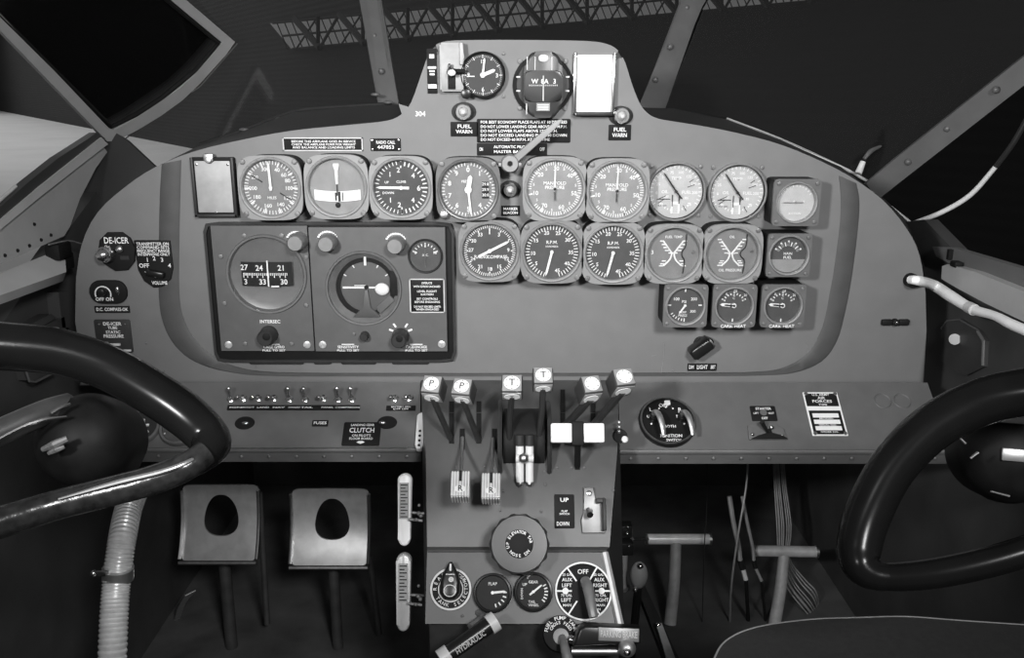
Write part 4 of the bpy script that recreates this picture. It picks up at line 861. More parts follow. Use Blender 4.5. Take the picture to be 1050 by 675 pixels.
# lower face instruments
M = LOW.frame(462, 604, .006); s = LOW.sx(462, 604); g = thing('rudder_selector', 'pear shaped black pointer on a white ringed dial, lower left of the pedestal', 'selector', M)
MB().cyl((0, 0), 21 * s, .0002, .003, .0005, 48).build('dial_plate', BLACK, g)
t = MB(); t.ring(circ(21 * s), circ(19 * s), .0028, .0036, 56); t.ring(circ(13 * s), circ(11.8 * s), .003, .0036, 48)
ring_text(t, 'TANK SELECTOR', 16 * s, 235, 60, 5 * s, .0034, flip=True); ring_text(t, 'REAR', 16 * s, -90, -30, 5 * s, .0034); ring_text(t, 'NOSE', 16 * s, 25, 55, 5 * s, .0034); t.build('dial_markings', OFFW, g)
b = MB(); b.prism([(x * s, y * s) for x, y in ((-1.5, 26), (1.5, 26), (8, 14), (10, 6), (9.5, -5), (5, -11), (-5, -11), (-9.5, -5), (-10, 6), (-8, 14))], .003, .017, .004); b.build('pointer', BLACKG, g)
t = MB(); t.ring(circ(2.6 * s), circ(1.4 * s), .0170, .0178, 20, T((1 * s, 8 * s, 0))); t.cyl((1 * s, 8 * s), 1.2 * s, .017, .0176); t.box((0, 20 * s, .0172), (2 * s, 7 * s, .0005)); t.box((0, 13 * s, .0172), (9 * s, .8 * s, .0004)); t.ring(circ(6.5 * s, 6 * s), circ(5.6 * s, 5.2 * s), .017, .0176, 28, T((0, -3 * s, 0))); t.build('pointer_markings', OFFW, g)
gauge('flap_gauge', 'small round black FLAP position dial with a white pointer, on the pedestal', 'gauge', 505, 608, 20, P=LOW, prot=.009, shape='round', dial=DIALK, rec=.004, hole=.86, bez=BLACKG, ticks=[(5, 88, 165, .68, .9, .08)], texts=[('FLAP', 0, .55, .26)], needles=[(84, .85, .07, .0, WHITE)])
gauge('gear_gauge', 'small round black dial with white strokes, next to the fuel selector', 'gauge', 547, 607, 20, P=LOW, prot=.009, shape='round', dial=DIALK, rec=.004, hole=.86, bez=BLACKG, ticks=[(6, 60, 130, .7, .92, .08)], texts=[('GEAR', 0, .6, .24), ('TAIL', -.1, -.6, .22), ('WHEEL', 0, -.8, .2), ('DOWN', -.72, -.1, .2, 1.57), ('UP', -.55, .45, .24)], needles=[(52, .7, .06, .3, WHITE)])
M = LOW.frame(598.5, 606, .006); s = LOW.sx(598, 606); g = thing('fuel_selector', 'large round fuel selector reading OFF, AUX and RIGHT MAIN, with a metal handle', 'selector', M)
MB().cyl((0, 0), 29 * s, .0002, .0032, .0006, 64).build('dial_plate', BLACK, g)
t = MB(); t.ring(circ(29 * s), circ(27.3 * s), .003, .0038, 72)
for a in (-35, 32, 90, 145, 215, 270):
    x, y = pol(a, 20 * s); t.box((0, 0, 0), (1.6 * s, 16 * s, .0006), M=T((x, y, .0034)) @ Matrix.Rotation(-R(a), 4, 'Z'))
for sx in (-1, 1): t.cyl((sx * 18.5 * s, 0), 3.2 * s, .0032, .0042, 0, 16)
for tx, x, y, z in (('OFF', 0, 19, 6.5), ('25 GAL', 16, 16, 3.4), ('AUX', 16.5, 11, 5), ('RIGHT', 17, 5.4, 5), ('75 GAL', 17.5, -4.4, 3.6), ('RIGHT', 18, -9, 5), ('MAIN', 17, -14, 3.6), ('ON', 14, -18, 3.4), ('25 GAL', -16, 16, 3.4), ('AUX', -16.5, 11, 5), ('LEFT', -17, 5.4, 5), ('75 GAL', -17.5, -4.4, 3.6), ('LEFT', -18, -9, 5), ('MAIN', -17, -14, 3.6)): t.text(tx, x * s, y * s, .0036, z * s)
t.build('dial_markings', WHITE, g)
MB().cyl((2 * s, 6 * s), 6 * s, .003, .016, .002).build('hub', BEZD, g)
MB().tube([(1 * s, 10 * s, .014), (3 * s, 0, .026), (5 * s, -16 * s, .032), (7 * s, -28 * s, .034)], [.0052, .0058, .0052, .0048], 12, 5, flat=.8).build('handle', mat('handle_gray', .3, .35, .5, .15, 80), g)
# indicators at the sides of the pedestal
def tabwheel(name, label, x, ya, yb, wpx, z, top, cat='indicator', winlo=.62, winhi=.12):
    c = pt(x, (ya + yb) / 2, z); g = thing(name, label, cat, T(c)); s = z / F; h = (yb - ya) * s; w = wpx * s
    tilt = Matrix.Rotation(R(72), 4, 'X')
    prof = rrect(w, h, w * .48)
    prof = [(px_ * (1 - .18 * max(0, -py_ / h * 2)), py_) for px_, py_ in prof]
    MB().prism(prof, -.006, .006, .003, M=tilt).build('case', top, g)
    MB().box((0, h * (.5 - (winlo + winhi) / 2), .0062), (w * .66, h * (winlo - winhi), .0012), M=tilt).build('scale_window', DIALG, g)
    t = MB(); n = 11
    for i in range(n): t.box((w * (-.08 if i % 2 else .0), h * (.5 - winhi - (winlo - winhi) * (i + .7) / (n + .4)), .0070), (w * (.34 if i % 2 else .5), h * .014, .0004), M=tilt)
    t.build('scale_markings', BLACK, g)
    b = MB()
    b.tube([(w * .4, h * .0, -.004), (w * 1.35, h * .02, -.006)], .0016, 8); b.tube([(w * .4, -h * .2, -.004), (w * 1.35, -h * .2, -.006)], .0016, 8); b.ball((w * 1.0, -h * .05, -.003), .0024); b.ball((w * 1.2, -h * .12, -.003), .0024); b.ball((w * .95, -h * .24, -.003), .002); b.ball((w * .9, h * .2, -.003), .002); b.build('bracket', SCREW, g)
    return g
tabwheel('trim_indicator', 'white capsule shaped trim indicator left of the pedestal, upper of the two', 415, 486, 559, 14.5, 1.02, mat('indicator_white', .8, .35, 0, .04))
tabwheel('trim_indicator', 'pale metal trim indicator left of the pedestal, lower of the two', 414, 568, 646, 15, 1.0, mat('indicator_pale', .5, .35, .3, .08))
c = SHELF.hit(431, 443, .006); g = thing('tab_indicator', 'narrow white indicator with four black holes where the left shelf meets the pedestal', 'indicator', T(c)); K = SHELF.frame(431, 443, .004); K0 = T(c)
s = SHELF.sx(431, 443); hh = (SHELF.hit(431, 425) - SHELF.hit(431, 462)).length
MB().prism(rrect(8 * s, hh, 3.8 * s), .0002, .008, .002, M=K).build('case', MATS['indicator_white'], g, K0, world=True)
m = MB(); [m.cyl((0, hh * (-.02 - .13 * i)), 1.4 * s, .008, .0084, 0, 12, M=K) for i in range(4)]; m.build('hole', BLACK, g, K0, world=True)
M = T(pt(636, 447, 1.045)); s = 1.045 / F; g = thing('tension_knob', 'small white ball knob on a black toothed wheel at the pedestal\'s right edge', 'knob', M); Kx = Matrix.Rotation(R(75), 4, 'X')
b = MB().lathe([(0, -.004), (7 * s, -.004), (7 * s, .004), (0, .004)], 14, Kx); b.build('toothed_wheel', BLACK, g)
MB().ball((4 * s, -.006, -2 * s), 3.6 * s).build('ball', WHITE, g); m = MB(); [m.ball((-2 * s, -.004, (6 + 5 * i) * s), 2 * s) for i in range(3)]; m.build('chain_link', ALU, g)
# ================================================================ pedals, hose and floor gear under the panel
def pedal(name, label, x0, y0, x1, y1, hx, hy, z, arms):
    c = pt((x0 + x1) / 2, (y0 + y1) / 2, z); s = z / F; w, h = (x1 - x0) * s, (y1 - y0) * s
    g = thing(name, label, 'pedal', T(c)); n = 96; fo = sup(w / 2, h / 2, 14)
    cx, cy = (hx - (x0 + x1) / 2) * s, -(hy - (y0 + y1) / 2) * s
    def fi(a):
        r = 20.5 * s; x, y = 17 * s * math.copysign(abs(math.cos(a)) ** .85, math.cos(a)), 22.5 * s * math.copysign(abs(math.sin(a)) ** .85, math.sin(a)); x *= 1 - .24 * (y / (22.5 * s)); return (cx + x, cy + y)
    def prof(v):   # v: -1 bottom .. 1 top; returns (y, z): top stands back, bottom curls toward the pilot
        t = (1 - v) / 2; return (-.040 * t ** 2.2, v * h / 2 * .9 + .03 * h)
    mb = MB(); G = []
    for side, dy in ((0, 0), (1, .003)):
        L = []
        for k in range(7):
            q = k / 6; row = []
            for i in range(n):
                a = 2 * math.pi * i / n; ox, oy = fo(a); ix, iy = fi(a); x, y = ix + (ox - ix) * q, iy + (oy - iy) * q
                py, pz = prof(2 * y / h); row.append(mb.bm.verts.new((x * (1 + .022 * (y / h - .5)), py + dy, pz)))
            L.append(row)
        G.append(L)
        for A, B in zip(L, L[1:]):
            for i in range(n): mb._f((A[i], A[(i + 1) % n], B[(i + 1) % n], B[i]))
    for k in (0, 6):
        A, B = G[0][k], G[1][k]
        for i in range(n): mb._f((A[i], A[(i + 1) % n], B[(i + 1) % n], B[i]))
    mb.build('foot_plate', mat('pedal_metal', .55, .36, .65, .12, 60), g)
    for sx in (-1, 1):
        m = MB(); e = [(sx * w / 2, *prof(v)) for v in [1 - .12 * i for i in range(1, 17)]]
        m.tube([(x, y - .004, zz) for x, y, zz in e], .0028, 8, flat=1.6); m.build('side_flange', STEEL, g)
    py, pz = prof(-1); MB().tube([(-w / 2, py - .003, pz), (w / 2, py - .003, pz)], .0035, 8).build('bottom_roll', STEEL, g)
    for (xa, ya, xb, yb, r) in arms:
        za = z + .02
        MB().tube([pt(xa, ya, za), pt(xb, yb, za + .04)], r, 10).build('arm', mat('arm_metal', .1, .4, .5, .2, 40), g, g.matrix_basis.copy(), world=True)
    return g
pedal('rudder_pedal', 'polished rudder pedal with an egg shaped hole, beside the left wheel', 190, 493, 268, 573, 229, 527, 1.42, [(229, 566, 238, 668, .010), (266, 505, 274, 640, .005)])
pedal('rudder_pedal', 'polished rudder pedal with an egg shaped hole, nearer the pedestal', 301, 497, 380, 578, 342, 531, 1.42, [(341, 570, 347, 670, .009), (379, 570, 389, 650, .005)])
def tbar(name, label, a, b, p, q, z, m, rb=.0097):
    A, B = pt(*a, z), pt(*b, z); P, Qp = pt(*p, z), pt(*q, z + .0)
    g = thing(name, label, 'pedal', T(Qp)); GM = g.matrix_basis.copy()
    MB().tube([A, B], rb, 20).build('foot_bar', mat('bar_metal', .92, .25, .1, .1, 60) if m is None else m, g, GM, world=True)
    d = (B - A).normalized()
    for e, sgn in ((A, -1), (B, 1)): MB().tube([e, e + d * sgn * .004], rb * 1.15 if sgn > 0 else rb * 1.05, 20).build('end_cap', STEEL, g, GM, world=True)
    MB().tube([P, P.lerp(Qp, .5) + Vector((.002, 0, 0)), Qp], [.0095, .0102, .0107], 14, 4).build('post', mat('post_metal', .42, .45, .2, .25, 40), g, GM, world=True)
tbar('rudder_bar', 'bright T shaped copilot rudder bar, nearest the pedestal', (664, 553), (727, 553), (693, 556), (687, 640), 1.53, None, .0092)
tbar('rudder_bar', 'duller T shaped copilot rudder bar, near the wire bundle', (774, 565), (836, 566), (804, 569), (794, 641), 1.53, mat('worn_bar', .6, .35, .2, .2, 50))
# corrugated hose
path = catmull([pt(141, 498, 1.09), pt(132, 521, 1.05), pt(125, 555, 1.01), pt(120, 592, 1.0), pt(117, 630, .99), pt(114, 690, .98), pt(104, 800, .975), pt(100, 961, .97)], 30)
g = thing('heater_hose', 'shiny corrugated metal hose hanging below the left wheel', 'hose', T(path[-1])); GM = g.matrix_basis.copy()
MB().tube(path, [.0150 + .0009 * math.sin(i * 2.1) for i in range(len(path))], 24).build('hose_tube', HOSE, g, GM, world=True)
c = pt(121, 588, 1.0); b = MB().tube([c + Vector((.0008, 0, .007)), c + Vector((-.0008, 0, -.007))], .0172, 24); b.build('clamp_band', ALU, g, GM, world=True)
b = MB(); e = pt(96, 588, .985); b.box(e + Vector((.008, 0, 0)), (.020, .004, .007), .001); b.ball(e, .0042); b.build('clamp_tab', CHROME, g, GM, world=True)
# bright strands drawn for the glints low left
g = thing('bright_strands', 'short frayed bundle of bright strands low between the hose and left pedal', 'wire', T(pt(188, 620, 1.38))); GM = g.matrix_basis.copy(); m = MB()
for i in range(7): m.tube([pt(200 - i * 1.6, 606 + i * .8, 1.45), pt(190 - i * 1.2, 618 + i, 1.5), pt(184 - i * .8, 634 + i * .5, 1.56)], .0013, 6, 3)
m.build('strands', ALU, g, GM, world=True)
P0, P1 = pt(279, 676, 1.5), pt(299, 622, 1.62); g = thing('control_lock', 'dark bar on the floor lettered CONTROL LOCK between the two rudder pedals', 'bar', T(P0)); GM = g.matrix_basis.copy(); d = (P1 - P0).normalized()
nz_ = (CAM - P0); nz_ = (nz_ - d * nz_.dot(d)).normalized(); e = Matrix((d, nz_.cross(d), nz_)).transposed().to_4x4(); e.translation = P0.lerp(P1, .5)
MB().box((0, 0, -.004), ((P1 - P0).length * 1.3, .014, .008), .002, M=e).build('bar', BLACK, g, GM, world=True); MB().text('CONTROL LOCK', 0, 0, .0006, .014, M=e, w=(P1 - P0).length * .95).build('lettering', OFFW, g, GM, world=True)
# copilot side cables
def cable(name, label, pts, r, m, cat='cable', group=None):
    P = [pt(*p) for p in pts]; g = MB().tube(P, r, 8, 4).build(name, m, None, T(P[-1]), world=True); tag(g, label, cat, group); return g
CB = mat('cable_gray', .32, .45, .3, .15, 60)
def rod(label, P, r, m, m2):
    P = [pt(*p) for p in P]; g = thing('control_rod', label, 'rod', T(P[-1])); GM = g.matrix_basis.copy()
    MB().tube(P[:-3], r, 8, 4).build('rod', m, g, GM, world=True); MB().tube([P[-4], P[-3]], r * 1.3, 8).build('sleeve', BLACK, g, GM, world=True)
    MB().tube([P[-3], P[-2]], r * .95, 8).build('bright_end', m2, g, GM, world=True, label='bright lower end'); MB().tube([P[-2], P[-1]], r * .8, 8).build('lower_shank', BLACK, g, GM, world=True)
rod('grey upright control rod, left of the two hanging left of the dull T bar', [(748, 509, 1.5), (752, 535, 1.5), (757, 558, 1.5), (759, 575, 1.5), (762, 584, 1.5), (765, 595, 1.5), (768, 650, 1.57)], .0042, CB, OFFW)
rod('grey slanting control rod that meets the left end of the dull T bar', [(761, 509, 1.5), (766, 535, 1.5), (772, 562, 1.5), (773, 575, 1.5), (775, 583, 1.5), (781, 596, 1.5), (786, 650, 1.57)], .003, CB, CB)
cable('control_cable', 'thin cable slanting down left and crossing the grey rods', [(767, 470, 1.48), (765, 500, 1.48), (757, 548, 1.48), (750, 600, 1.5), (748, 645, 1.56)], .0018, CB)
cable('thin_wire', 'faint upright wire between the two T bars', [(725, 466, 1.47), (725, 500, 1.5), (724, 535, 1.5), (722, 565, 1.5), (720, 640, 1.55)], .0009, BEZD, 'wire')
g = thing('wiring_loom', 'loose loom of grey wires fanning down behind the dull T bar', 'wire', T(pt(810, 600, 1.59))); GM = g.matrix_basis.copy()
for i in range(9):
    d = i - 4 + random.uniform(-.6, .6)
    MB().tube([pt(798 + d * 1.5, 466, 1.62), pt(800 + d * 1.6, 498, 1.63), pt(804 + d * 2.0, 540, 1.61), pt(804 + d * 1.5, 572, 1.59), pt(816 + d * 2.6, 598 - d, 1.58), pt(832 + d * 1.3, 618 - d * 3, 1.57), pt(838 + d * .5, 634 - d * 2, 1.61), pt(836 + d * .5, 655 - d, 1.52)], .0013, 6, 4).build('wire', CB, g, GM, world=True)
# fittings beside the pedestal
g = thing('fuel_valve', 'black blocky valve with bolts between the pedestal and the bright T bar', 'valve', T(pt(637, 602, 1.29))); GM = g.matrix_basis.copy(); z = 1.27; s = z / F
b = MB(); b.box(pt(638, 543, z), (20 * s, .02, 14 * s), .003); b.box(pt(638, 560, z), (22 * s, .024, 14 * s), .003); b.build('body', BLACKG, g, GM, world=True)
b = MB(); [b.ball(pt(x, y, z - .014), .0024) for x, y in ((632, 540), (644, 541), (643, 547), (633, 561), (645, 560), (629, 566))]; b.build('bolt', CHROME, g, GM, world=True)
MB().tube([pt(639, 568, z), pt(638, 603, z + .02)], .0066, 14).build('tube', BEZ, g, GM, world=True)
MB().tube([pt(648, 553, z), pt(664, 553, 1.52)], .003, 8).build('rod', BEZD, g, GM, world=True)
MB().lathe([(0, 0), (.013, 0), (.013, .002), (0, .002)], 20, T(pt(637, 603, z + .02))).build('flange', BEZM, g, GM, world=True)
cable('side_tube', 'pale metal tube slanting down along the pedestal\'s right edge', [(620, 567, .985), (627, 600, .97), (637, 646, .95)], .0045, mat('tube_pale', .55, .35, .4, .1, 60), 'tube')
c = pt(655, 590, 1.25); c_z = -c.z; g = thing('bell_crank', 'small grey oval fitting standing on the floor right of the valve tube', 'fitting', T(c)); MB().ball((0, 0, 0), .017, sc=(.75, .6, 1.25)).build('body', BEZ, g); b = MB(); b.ball((0, -.01, .02), .004); b.ball((-.006, -.012, -.016), .004); b.build('bolt', CHROME, g); MB().tube([(0, 0, -.02), (0, .06, c_z)], .006, 8).build('stalk', BLACK, g)
g = thing('torque_arm', 'dark flat bar sloping across the floor right of the pedestal', 'bar', T(pt(690, 680, 1.2))); GM = g.matrix_basis.copy()
MB().slab([pt(652, 600, 1.3), pt(660, 598, 1.3), pt(703, 690, 1.12), pt(687, 690, 1.12)], (0, .01, -.012)).build('bar', BEZD, g, GM, world=True)
MB().slab([pt(672, 640, 1.2), pt(678, 640, 1.2), pt(697, 690, 1.11), pt(687, 690, 1.11)], (0, -.004, .004)).build('pale_edge', MATS['post_metal'], g, GM, world=True); MB().ball(pt(675, 641, 1.19), .0035).build('bolt', CHROME, g, GM, world=True)
# things at the very bottom, nearest the pilot
A, B = pt(452, 676, .90), pt(508, 637, .92); g = thing('hand_pump', 'dark round handle with pale end caps slanting up right at the bottom of the pedestal', 'handle', T(A)); GM = g.matrix_basis.copy(); d = (B - A).normalized()
MB().tube([A, B], .0085, 18).build('handle', BLACKG, g, GM, world=True)
MB().tube([B - d * .008, B + d * .001], .0105, 20).build('end_cap', OFFW, g, GM, world=True); MB().tube([A - d * .001, A + d * .010], .0098, 20).build('end_cap', OFFW, g, GM, world=True)
xa = RIGHT.copy(); e = Matrix((d, (DOWN * -1 - d * (DOWN * -1).dot(d)).normalized(), d.cross((DOWN * -1 - d * (DOWN * -1).dot(d)).normalized()))).transposed().to_4x4(); e.translation = A.lerp(B, .5) + e.col[2].xyz * .0087
MB().text('HYDRAULIC', 0, 0, .0003, .008, M=e, w=.035).build('lettering', OFFW, g, GM, world=True)
MB().tube([pt(482, 643, .935), pt(495, 633, .95), pt(490, 628, .96)], .004, 8, 3).build('bracket', BEZM, g, GM, world=True)
c = pt(625, 652, .905); g = thing('brake_handle', 'dark blocky handle with a lettered metal plate and a rod below, bottom centre', 'handle', T(c)); s = .905 / F
MB().prism([(-38 * s, -9 * s), (30 * s, -6 * s), (31 * s, 9 * s), (-26 * s, 12 * s), (-32 * s, 8 * s)], -.012, .012, .003, M=Matrix.Rotation(R(65), 4, 'X')).build('block', BLACKG, g)
Kx = Matrix.Rotation(R(65), 4, 'X') @ T((8 * s, 3 * s, .0125)) @ Matrix.Rotation(R(-2), 4, 'Z')
MB().box((0, 0, 0), (41 * s, 13 * s, .0016), .0004, M=Kx).build('plate', mat('plate_gray', .25, .4, .4, .1, 90), g); MB().text('PARKING BRAKE', 0, 0, .0011, 9 * s, M=Kx, w=37 * s).build('lettering', OFFW, g)
MB().tube([pt(586, 668, .9) - c, pt(640, 668, .9) - c], .0045, 10).build('rod', STEEL, g); MB().ball(pt(643, 665, .89) - c, .009).build('rod_end', ALU, g); MB().ball(pt(643, 669, .88) - c, .0038).build('bolt', CHROME, g)
MB().tube([pt(643, 662, .9) - c, pt(638, 654, .9) - c], .005, 10).build('link', ALU, g)
M = Plane(pt(575, 648, .93), (1, 0, 0), Q[4] - Q[5]).frame(575, 650, 0); s = .93 / F; g = thing('tank_valve', 'round plate with arched white print and a stubby metal lever, under the fuel selector', 'valve', M)
MB().cyl((0, 0), 18 * s, -.02, .003, .001, 40).build('plate', BLACK, g)
t = MB(); ring_text(t, 'FUEL PUMP TANK', 15 * s, -80, 75, 5 * s, .0032); ring_text(t, 'CROSS FEED', 10.5 * s, -65, 65, 4.4 * s, .0032); t.build('lettering', WHITE, g)
MB().lathe([(0, .003), (8 * s, .003), (8 * s, .005), (0, .006)], 24, T((0, -3 * s, 0))).build('boss', BEZ, g)
MB().tube([(1 * s, -4 * s, .006), (3 * s, -16 * s, .022), (6 * s, -30 * s, .026)], [.004, .005, .006], 10, 4).build('lever', MATS['handle_gray'], g); MB().ball((10 * s, -6 * s, .006), .0045).build('bolt', CHROME, g)

# ================================================================ control wheels
wl = [(-70, 352, .60), (0, 355, .62), (60, 361, .635), (110, 377, .645), (155, 402, .65), (188, 424, .65), (211, 445, .645)]
g = thing('pilot_yoke', 'black control wheel with a worn shiny lower spoke, cropped by the left edge', 'yoke', T(pt(90, 455, .66))); GM = g.matrix_basis.copy()
P = [pt(*p) for p in wl] + [pt(217, 457, .637), pt(206, 470, .625), pt(190, 479, .616)]
MB().tube(P, [.0175, .0172, .0168, .0165, .0165, .0165, .0155, .0135, .0105, .009], 22, 6).build('rim', RUBBER, g, GM, world=True)
P = [pt(*p) for p in ((211, 465, .625), (190, 479, .615), (155, 493, .61), (110, 505, .605), (55, 519, .60), (0, 536, .59), (-60, 550, .58))]
MB().tube(P, [.0095, .010, .0105, .0105, .0105, .011, .011], 16, 6).build('spoke', mat('worn_spoke', .03, .22, .3, .5, 120, .4), g, GM, world=True)
P = [pt(*p) for p in ((206, 466, .617), (190, 475, .606), (165, 484, .600), (120, 495, .5955), (60, 512, .590))]
MB().tube(P, [.0012, .0016, .0018, .0019, .0008], 8, 5).build('pale_edge', ALU, g, GM, world=True)  # bright strip for the highlight on the worn spoke, built as metal
c = pt(86, 452, .69); tow = (CAM + Vector((-.22, -.1, .05)) - c).normalized(); ux = tow.cross(Vector((0, 0, 1))).normalized() * -1; uy = tow.cross(ux); Kh = Matrix((ux, uy, tow)).transposed().to_4x4(); Kh.translation = c
MB().lathe([(0, -.05), (.036, -.05), (.038, -.01), (.034, .010), (.026, .020), (.012, .026), (0, .027)], 44, Kh).build('hub', mat('hub_black', .008, .5, 0, .3, 60, spec=.12), g, GM, world=True)
for a, b, r in (((-20, 452, .64), (44, 424, .67), .010),): MB().tube([pt(*a), pt(*b), pt(70, 416, .69)], r, 14, 4).build('upper_spoke', mat('spoke_gray', .07, .35, .3, .2, 50), g, GM, world=True)
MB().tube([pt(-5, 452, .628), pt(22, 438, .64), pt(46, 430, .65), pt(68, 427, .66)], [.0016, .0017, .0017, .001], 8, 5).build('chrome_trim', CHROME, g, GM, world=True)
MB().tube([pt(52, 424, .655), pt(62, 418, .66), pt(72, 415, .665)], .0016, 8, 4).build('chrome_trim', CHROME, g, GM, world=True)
b = MB(); b.tube([pt(44, 461, .650), pt(56, 456, .647), pt(69, 450, .650)], [.002, .0032, .0024], 8); b.tube([pt(50, 465, .650), pt(58, 461, .648), pt(66, 458, .650)], [.0015, .0026, .0016], 8); b.build('badge', SCREW, g, GM, world=True)
MB().tube([pt(90, 452, .72), pt(108, 462, .9), pt(122, 470, 1.05)], .026, 20).build('column', BLACK, g, GM, world=True)
# right wheel
g = thing('pilot_yoke', 'black control wheel with a highlight on its thick rim, cropped by the right edge', 'yoke', T(pt(1060, 480, .66))); GM = g.matrix_basis.copy()
P = [pt(*p) for p in ((1110, 398, .60), (1055, 402, .62), (1005, 413, .635), (955, 439, .645), (915, 480, .65), (891, 525, .65), (881, 560, .645), (884, 580, .638), (898, 590, .633), (920, 592, .63))]
MB().tube(P, [.0175, .0172, .017, .0168, .0165, .0165, .0158, .0142, .011, .009], 22, 6).build('rim', RUBBER, g, GM, world=True)
P = [pt(*p) for p in ((893, 589, .634), (915, 592, .63), (960, 588, .62), (1020, 575, .61), (1100, 550, .60))]
MB().tube(P, [.0095, .010, .0105, .0105, .0105], 16, 6).build('spoke', RUBBER, g, GM, world=True)
c = pt(1038, 466, .70); tow = (CAM + Vector((.22, -.1, .0)) - c).normalized(); ux = tow.cross(Vector((0, 0, 1))).normalized() * -1; uy = tow.cross(ux); Kh = Matrix((ux, uy, tow)).transposed().to_4x4(); Kh.translation = c
MB().lathe([(0, -.05), (.038, -.05), (.040, -.01), (.036, .010), (.026, .02), (0, .024)], 40, Kh).build('hub', MATS['hub_black'], g, GM, world=True)
MB().box((-.012, .03, .02), (.03, .012, .006), .002, M=Kh).build('bright_plate', mat('hub_plate', .3, .35, .6, .15, 60), g, GM, world=True)
MB().box((.0, -.0, .0235), (.03, .010, .004), .001, M=Kh).build('bright_plate', MATS['hub_plate'], g, GM, world=True)
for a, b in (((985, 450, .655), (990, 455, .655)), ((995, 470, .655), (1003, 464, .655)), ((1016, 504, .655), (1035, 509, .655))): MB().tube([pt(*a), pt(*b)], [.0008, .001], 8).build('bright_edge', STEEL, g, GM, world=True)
MB().tube([pt(1030, 470, .72), pt(1028, 482, .95), pt(1020, 500, 1.25)], .026, 20).build('column', BLACK, g, GM, world=True)

# ================================================================ seat
zs = .40
def onz(px, py, z):
    d = ray(px, py); return CAM + d * ((z - CAM.z) / d.z)
o = [onz(*p, zs) for p in ((722, 700), (731, 678), (744, 657), (775, 643), (830, 635), (880, 633), (930, 632), (985, 636), (1060, 641))]
g = thing('seat', 'dark copilot seat cushion with a pale piped edge, bottom right corner', 'seat', T((.6, .6, zs - .12)))
back = [Vector((.95, .80, zs)), Vector((.95, .35, zs)), Vector((.22, .35, zs))]
edge = catmull(o, 5); top = edge + back
MB().prism([(p.x, p.y) for p in top], zs - .11, zs - .0005, .012, seg=4).build('cushion', FABRIC, g, g.matrix_basis.copy(), world=True)
MB().tube([p + Vector((0, 0, -.001)) for p in edge], .0011, 8).build('piping', OFFW if False else mat('piping', .3, .5), g, g.matrix_basis.copy(), world=True)
MB().box((.6, .6, zs - .24), (.5, .4, .26), .02).build('seat_base', BLACK, g, g.matrix_basis.copy(), world=True)
# ================================================================ the cockpit shell
XL = Plane((-.60, 1, .9), (0, 1, 0), (0, 0, 1)); XR = Plane((.60, 1, .9), (0, -1, 0), (0, 0, 1))
def side(P, pts, off, th, nm, m, parent=None):
    mb = MB(); mb.slab([P.hit(*p, off) for p in pts], -P.n * th); return mb.build(nm, m, parent, world=True) if parent is not None else mb.build(nm, m)
fl = MB().box((0, 1.0, -.01), (1.24, 2.0, .02)).build('floor', FLOORM); struct(fl)
wf = MB().box((0, 1.93, .30), (1.24, .02, .62)).build('wall_front', CAVITY); struct(wf)
# lower side walls
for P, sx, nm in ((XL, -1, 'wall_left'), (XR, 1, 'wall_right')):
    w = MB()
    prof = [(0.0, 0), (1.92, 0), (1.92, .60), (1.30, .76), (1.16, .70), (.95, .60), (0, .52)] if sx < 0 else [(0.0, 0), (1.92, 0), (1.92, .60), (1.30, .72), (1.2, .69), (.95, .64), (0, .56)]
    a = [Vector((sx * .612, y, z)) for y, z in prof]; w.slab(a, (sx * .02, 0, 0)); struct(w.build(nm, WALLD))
lw = thing('sidewall', 'light grey painted side wall panel under the left window', 'panel', T(XL.hit(40, 240)))
side(XL, [(-90, 318), (0, 233), (40, 200), (80, 168), (105, 149), (110, 156), (98, 173), (82, 204), (72, 232), (66, 242), (0, 271), (-90, 318)][:-1], 0, .0135, 'sheet', WALLG, lw)
side(XL, [(-90, 312), (0, 226), (40, 192), (104, 141), (111, 148), (104, 153), (40, 203), (0, 236), (-90, 321)], .006, .012, 'rail', WALLL, lw)
side(XL, [(-90, 292), (0, 212), (30, 186), (60, 162), (100, 136), (108, 142), (104, 147), (40, 194), (0, 228), (-90, 311)], .004, .012, 'window_channel', mat('channel_dark', .05, .5, 0, .1, 20), lw)
mb = MB().tube([XL.hit(-60, 262, .008), XL.hit(0, 205, .008), XL.hit(16, 191, .008)], .0022, 8); mb.build('glass_edge', OFFW, lw, world=True)
[MB().ball(XL.hit(x, y, .0005), .0022).build('rivet', BLACK, lw, world=True) for x, y in ((35, 230), (5, 262), (18, 257), (30, 252), (42, 246), (52, 241))]
ls = thing('side_ledge', 'pale sloping ledge on the left wall, above the wheel', 'ledge', T(XL.hit(30, 285)))
mb = MB(); a = [XL.hit(-90, 330, 0), XL.hit(0, 280, 0), XL.hit(66, 254, 0)]; b = [XL.hit(-90, 356, .03), XL.hit(0, 303, .03), XL.hit(68, 279, .03)]
for i in range(2): mb.slab([a[i], a[i + 1], b[i + 1], b[i]], (-.006, 0, -.012))
mb.build('shelf_plate', WALLL, ls, world=True)
g = thing('window_latch', 'dark latch block on the left wall in line with DE-ICER', 'latch', T(XL.hit(62, 258)))
b = MB(); b.box(XL.hit(60, 257, .01), (.02, .035, .022), .004); b.box(XL.hit(66, 268, .008), (.016, .025, .022), .003); b.build('latch_body', BLACK, g, world=True)
MB().tube([XL.hit(50, 251, .016), XL.hit(70, 247, .016), XL.hit(83, 250, .016)], .001, 6, 3).build('wire', CB, g, world=True)
